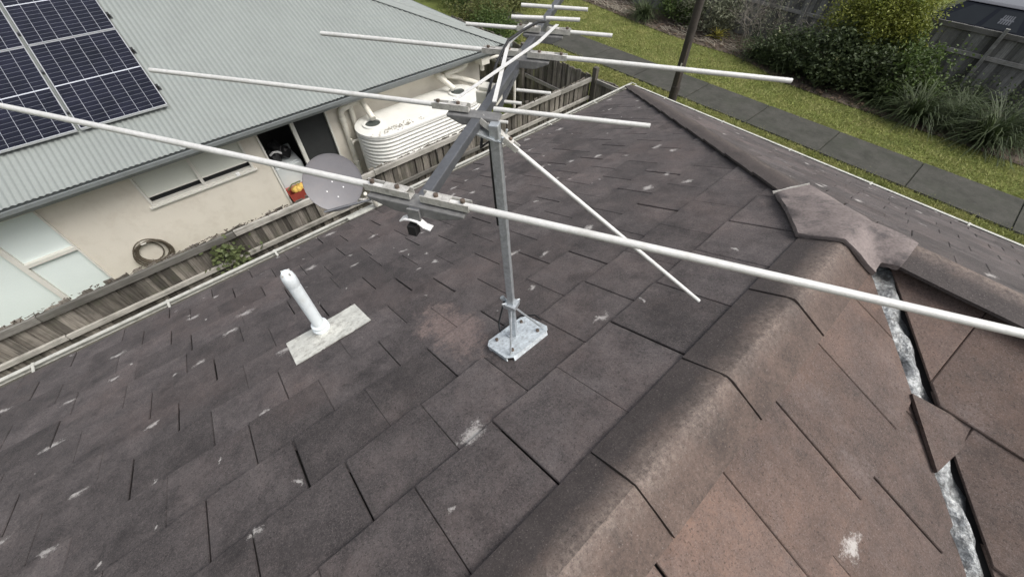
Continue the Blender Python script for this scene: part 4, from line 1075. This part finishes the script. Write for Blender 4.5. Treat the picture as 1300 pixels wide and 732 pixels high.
# bare twiggy shrub
tw = thing('bare_shrub', (-6.2, 18.3, 0), 'nearly bare shrub of tangled grey twigs in front of the fence', 'shrub')
random.seed(5); q = MB()
def grow(p, d, L, r, depth):
    n = 4; pts = [p]
    for i in range(n): d = (d+V(random.gauss(0, .25), random.gauss(0, .25), random.gauss(0, .18)+.03)).normalized(); pts.append(pts[-1]+d*L/n)
    q.tube(pts, [r*(1-.5*i/n) for i in range(n+1)], 5)
    if depth:
        for k in range(3):
            a = (d+V(random.gauss(0, .7), random.gauss(0, .5), random.gauss(0, .45))).normalized(); grow(pts[random.choice((2, 3, 4))], a, L*.68, r*.55, depth-1)
for k in range(9): grow(V(-6.2+random.uniform(-.9, 1.1), 18.3+random.uniform(-.3, .3), 0), V(random.gauss(0, .3), random.gauss(0, .2), 1).normalized(), .85, .022, 4)
q.build('branches', M['twig'], tw)
p = crown_points((-6.1, 18.3, 1.0), (1.3, .5, .7), 40, 900, .15, 8, .2, .1); vs, fs = leaf_cloud(p, .07, seed=9); q = MB(); q.v = vs; q.f = fs; q.build('sparse_leaves', M['leaf_grey'], tw)

def tuft(name, label, x, y, n, L, seed, mat='strap', wd=.016, droop=1.0, cat='plant', group=None, spread=1.0):
    g_ = np.random.default_rng(seed); vs = []; fs = []
    for i in range(n):
        a = g_.uniform(0, 2*np.pi); el = g_.uniform(.45, 1.45); l = L*g_.uniform(.55, 1.15); w0 = wd*g_.uniform(.6, 1.3)
        bx, by = x+g_.normal(0, .10)*spread, y+g_.normal(0, .10)*spread; h = np.array([math.cos(a), math.sin(a)]); sdx = np.array([-h[1], h[0]])
        o = len(vs); r = 0; z = 0; K_ = 5
        for k in range(K_+1):
            t = k/K_; e = el-droop*1.5*t*t*g_.uniform(.7, 1.2)
            if k: r += math.cos(e)*l/K_; z += math.sin(e)*l/K_
            w_ = w0*(1-t**2*.9)/2; zc = max(z, .01)
            vs += [(bx+h[0]*r+sdx[0]*w_, by+h[1]*r+sdx[1]*w_, zc), (bx+h[0]*r-sdx[0]*w_, by+h[1]*r-sdx[1]*w_, zc)]
            if k: fs.append((o+2*k-2, o+2*k-1, o+2*k+1, o+2*k))
    q = MB(); q.v = vs; q.f = fs; ob = q.build(name, M[mat], None, origin=(x, y, 0)); return tag(ob, label, cat, group)
tuft('strappy_clump', 'big arching strappy clump at the lawn edge beside the mid green bush', -.65, 16.45, 420, 1.45, 1, wd=.032)
tuft('strappy_clump', 'big arching strappy clump at the lawn edge below the parked car', 1.05, 16.4, 460, 1.55, 2, wd=.032)
tuft('strappy_clump', 'smaller strappy clump beside the bare twiggy shrub', -5.95, 17.45, 260, 1.15, 3, wd=.03)
tuft('strappy_clump', 'dark strappy clump by the leaf litter behind the street pole', -11.3, 17.7, 300, 1.1, 4, wd=.03)
tuft('strappy_clump', 'strappy clump hanging into the lawn beside the dark bush', -4.9, 16.9, 260, .9, 5)
tuft('strappy_clump', 'grassy clump against the back fence behind the big clumps', .3, 17.9, 300, .95, 6)
tuft('strappy_clump', 'dark strappy clump squeezed between the two big lawn-edge clumps', .2, 17.0, 420, 1.25, 21, wd=.03)
tuft('strappy_clump', 'dark strappy clump in front of the mid green bush', -1.7, 16.8, 320, 1.05, 22, wd=.028)
bush('low_shrub', 'low dark shrub filling the bed beyond the big clump below the car', 'shrub', (2.1, 17.4, 0), (2.1, 17.4, .4), (1.0, .7, .5), 50, 5200, .10, M['leaf_dark'], 23, .16, aspect=.4)
tuft('bromeliad', 'yellow rosette plant in the mulch near the street pole', -7.9, 18.0, 34, .6, 7, 'brom', .07, .7, spread=.3)
tuft('rosette_plant', 'cream star-shaped rosette plant standing out of the dark shrubs', -5.55, 17.75, 16, .45, 8, 'star', .08, .35, spread=.2).location.z = .6
m = MB(); 
tuft('rosette_plant', 'small pale rosette plant between the dark bush and bright tree', -3.3, 16.55, 12, .25, 9, 'star', .05, .35, spread=.2).location.z = .85
# leaf litter and straw in the bed
q = MB(); random.seed(3)
for k in range(2600):
    x = random.uniform(-16, 4); y = np.interp(x, [p[0] for p in bedline], [p[1] for p in bedline])+abs(random.gauss(0, 1.1)); a = random.uniform(0, 6.28); s_ = random.uniform(.03, .09)
    d = V(math.cos(a), math.sin(a), random.gauss(0, .3))*s_; e = V(-math.sin(a), math.cos(a), random.gauss(0, .3))*s_*.4; c = V(x, y, .03+random.uniform(0, .03))
    q.add([c-d, c+e, c+d, c-e], [(0, 1, 2, 3)])
tag(q.build('leaf_litter', M['litter']), 'brown dead leaves scattered over the garden bed', 'leaf litter', kind='stuff')
q = MB()
for k in range(420):
    x = random.uniform(-15.5, -12) if k % 3 else random.uniform(-10, -6); y = np.interp(x, [p[0] for p in bedline], [p[1] for p in bedline])+.15+abs(random.gauss(0, .6)); a = random.gauss(-.35, .5); L = random.uniform(.15, .6)
    c = V(x, y, random.uniform(.03, .12)); d = V(math.cos(a), math.sin(a), random.gauss(0, .1))*L/2; q.bar(c-d, c+d, .014, .008)
tag(q.build('straw_litter', M['straw']), 'pale dry stems lying along the edge of the bed', 'straw', kind='stuff')

# ------------------------------------------------------------------ parked car behind the back fence
def car():
    x0, x1, yf, yb = -3.6, 1.1, 22.2, 24.0
    c = thing('parked_car', ((x0+x1)/2, (yf+yb)/2, 0), 'dark blue parked car seen above the back fence', 'car')
    def loft(secs, n=None):
        q = MB(); K = len(secs[0]); vs = [p for s in secs for p in s]
        fs = [(i*K+k, i*K+(k+1) % K, (i+1)*K+(k+1) % K, (i+1)*K+k) for i in range(len(secs)-1) for k in range(K)]
        fs += [tuple(range(K))[::-1], tuple(range((len(secs)-1)*K, len(secs)*K))]; q.add(vs, fs); return q
    prof = [(x0, .45), (x0, .85), (x0+.15, 1.02), (x0+1.1, 1.10), (x1-.25, 1.14), (x1, 1.05), (x1+.03, .5), (x1-.2, .3), (x0+.2, .3)]
    autosmooth(loft([[(x, y_, z if abs(y_-(yf+yb)/2) < .8 else z*.96+.02) for x, z in prof] for y_ in (yf, yf+.12, yb-.12, yb)]).build('body', M['car'], c, bevel=.05), 50)
    cab0 = [(x0+.95, 1.08), (x0+1.75, 1.74), (x1-.7, 1.76), (x1-.12, 1.12)]
    q = MB(); lo = [(x0+.95, yf+.06, 1.08), (x1-.1, yf+.06, 1.12), (x1-.1, yb-.06, 1.12), (x0+.95, yb-.06, 1.08)]; hi = [(x0+1.8, yf+.30, 1.72), (x1-.65, yf+.30, 1.74), (x1-.65, yb-.30, 1.74), (x0+1.8, yb-.30, 1.72)]
    q.add(lo+hi, [(0, 1, 5, 4), (1, 2, 6, 5), (2, 3, 7, 6), (3, 0, 4, 7), (4, 5, 6, 7), (3, 2, 1, 0)]); q.build('cabin', M['car'], c, bevel=.03)
    q = MB(); q.add([(x0+1.72, yf+.25, 1.73), (x1-.58, yf+.25, 1.75), (x1-.58, yb-.25, 1.75), (x0+1.72, yb-.25, 1.73), (x0+1.9, yf+.36, 1.80), (x1-.75, yf+.36, 1.82), (x1-.75, yb-.36, 1.82), (x0+1.9, yb-.36, 1.80)], [(0, 1, 5, 4), (1, 2, 6, 5), (2, 3, 7, 6), (3, 0, 4, 7), (4, 5, 6, 7), (3, 2, 1, 0)]); q.build('roof_panel', M['car_roof'], c, bevel=.03)
    def side(u, v):   # u along 0..1, v height 0..1 on the near side of the cabin
        a = V(*lo[0]).lerp(V(*lo[1]), u); b = V(*hi[0]).lerp(V(*hi[1]), u); return a.lerp(b, v)+V(0, -.012, .004)
    for u0, u1 in ((.10, .40), (.45, .72), (.77, .94)):
        q = MB(); q.add([side(u0, .12), side(u1, .12), side(u1, .90), side(u0+(.04 if u0 < .2 else 0), .90)], [(0, 1, 2, 3)]); w_ = q.build('window', M['car_glass'], c)
        if .4 < u0 < .5:
            q = MB()
            for k in range(5):
                a = .535+k*.022; q.add([side(a, .35)+V(0, -.004, 0), side(a+.014, .35)+V(0, -.004, 0), side(a+.02, .72)+V(0, -.004, 0), side(a+.006, .72)+V(0, -.004, 0)], [(0, 1, 2, 3)])
            q.add([side(.53, .5)+V(0, -.005, 0), side(.65, .5)+V(0, -.005, 0), side(.65, .56)+V(0, -.005, 0), side(.53, .56)+V(0, -.005, 0)], [(0, 1, 2, 3)])
            q.build('decal', M['decal'], w_)
    for wx in (x0+.85, x1-.85):
        for wy, s_ in ((yf+.02, 1), (yb-.24, 1)):
            q = MB(); q.lathe([(.2, 0), (.33, 0), (.36, .04), (.36, .18), (.33, .22), (.2, .22)], (wx, wy, .36), 24, V(0, 1, 0)); wh = autosmooth(q.build('wheel', M['tyre'], c))
            q = MB(); q.lathe([(.001, .03), (.06, .02), (.2, .04), (.21, .0)], (wx, wy, .36), 20, V(0, 1, 0)); q.build('rim', M['rim'], wh)
    for hy_ in (yf+.1, yb-.4):
        bars('headlight', c, [((x0-.02, hy_, .72), (x0+.06, hy_+.3, .86))], M['white_cap'], .02)
car()
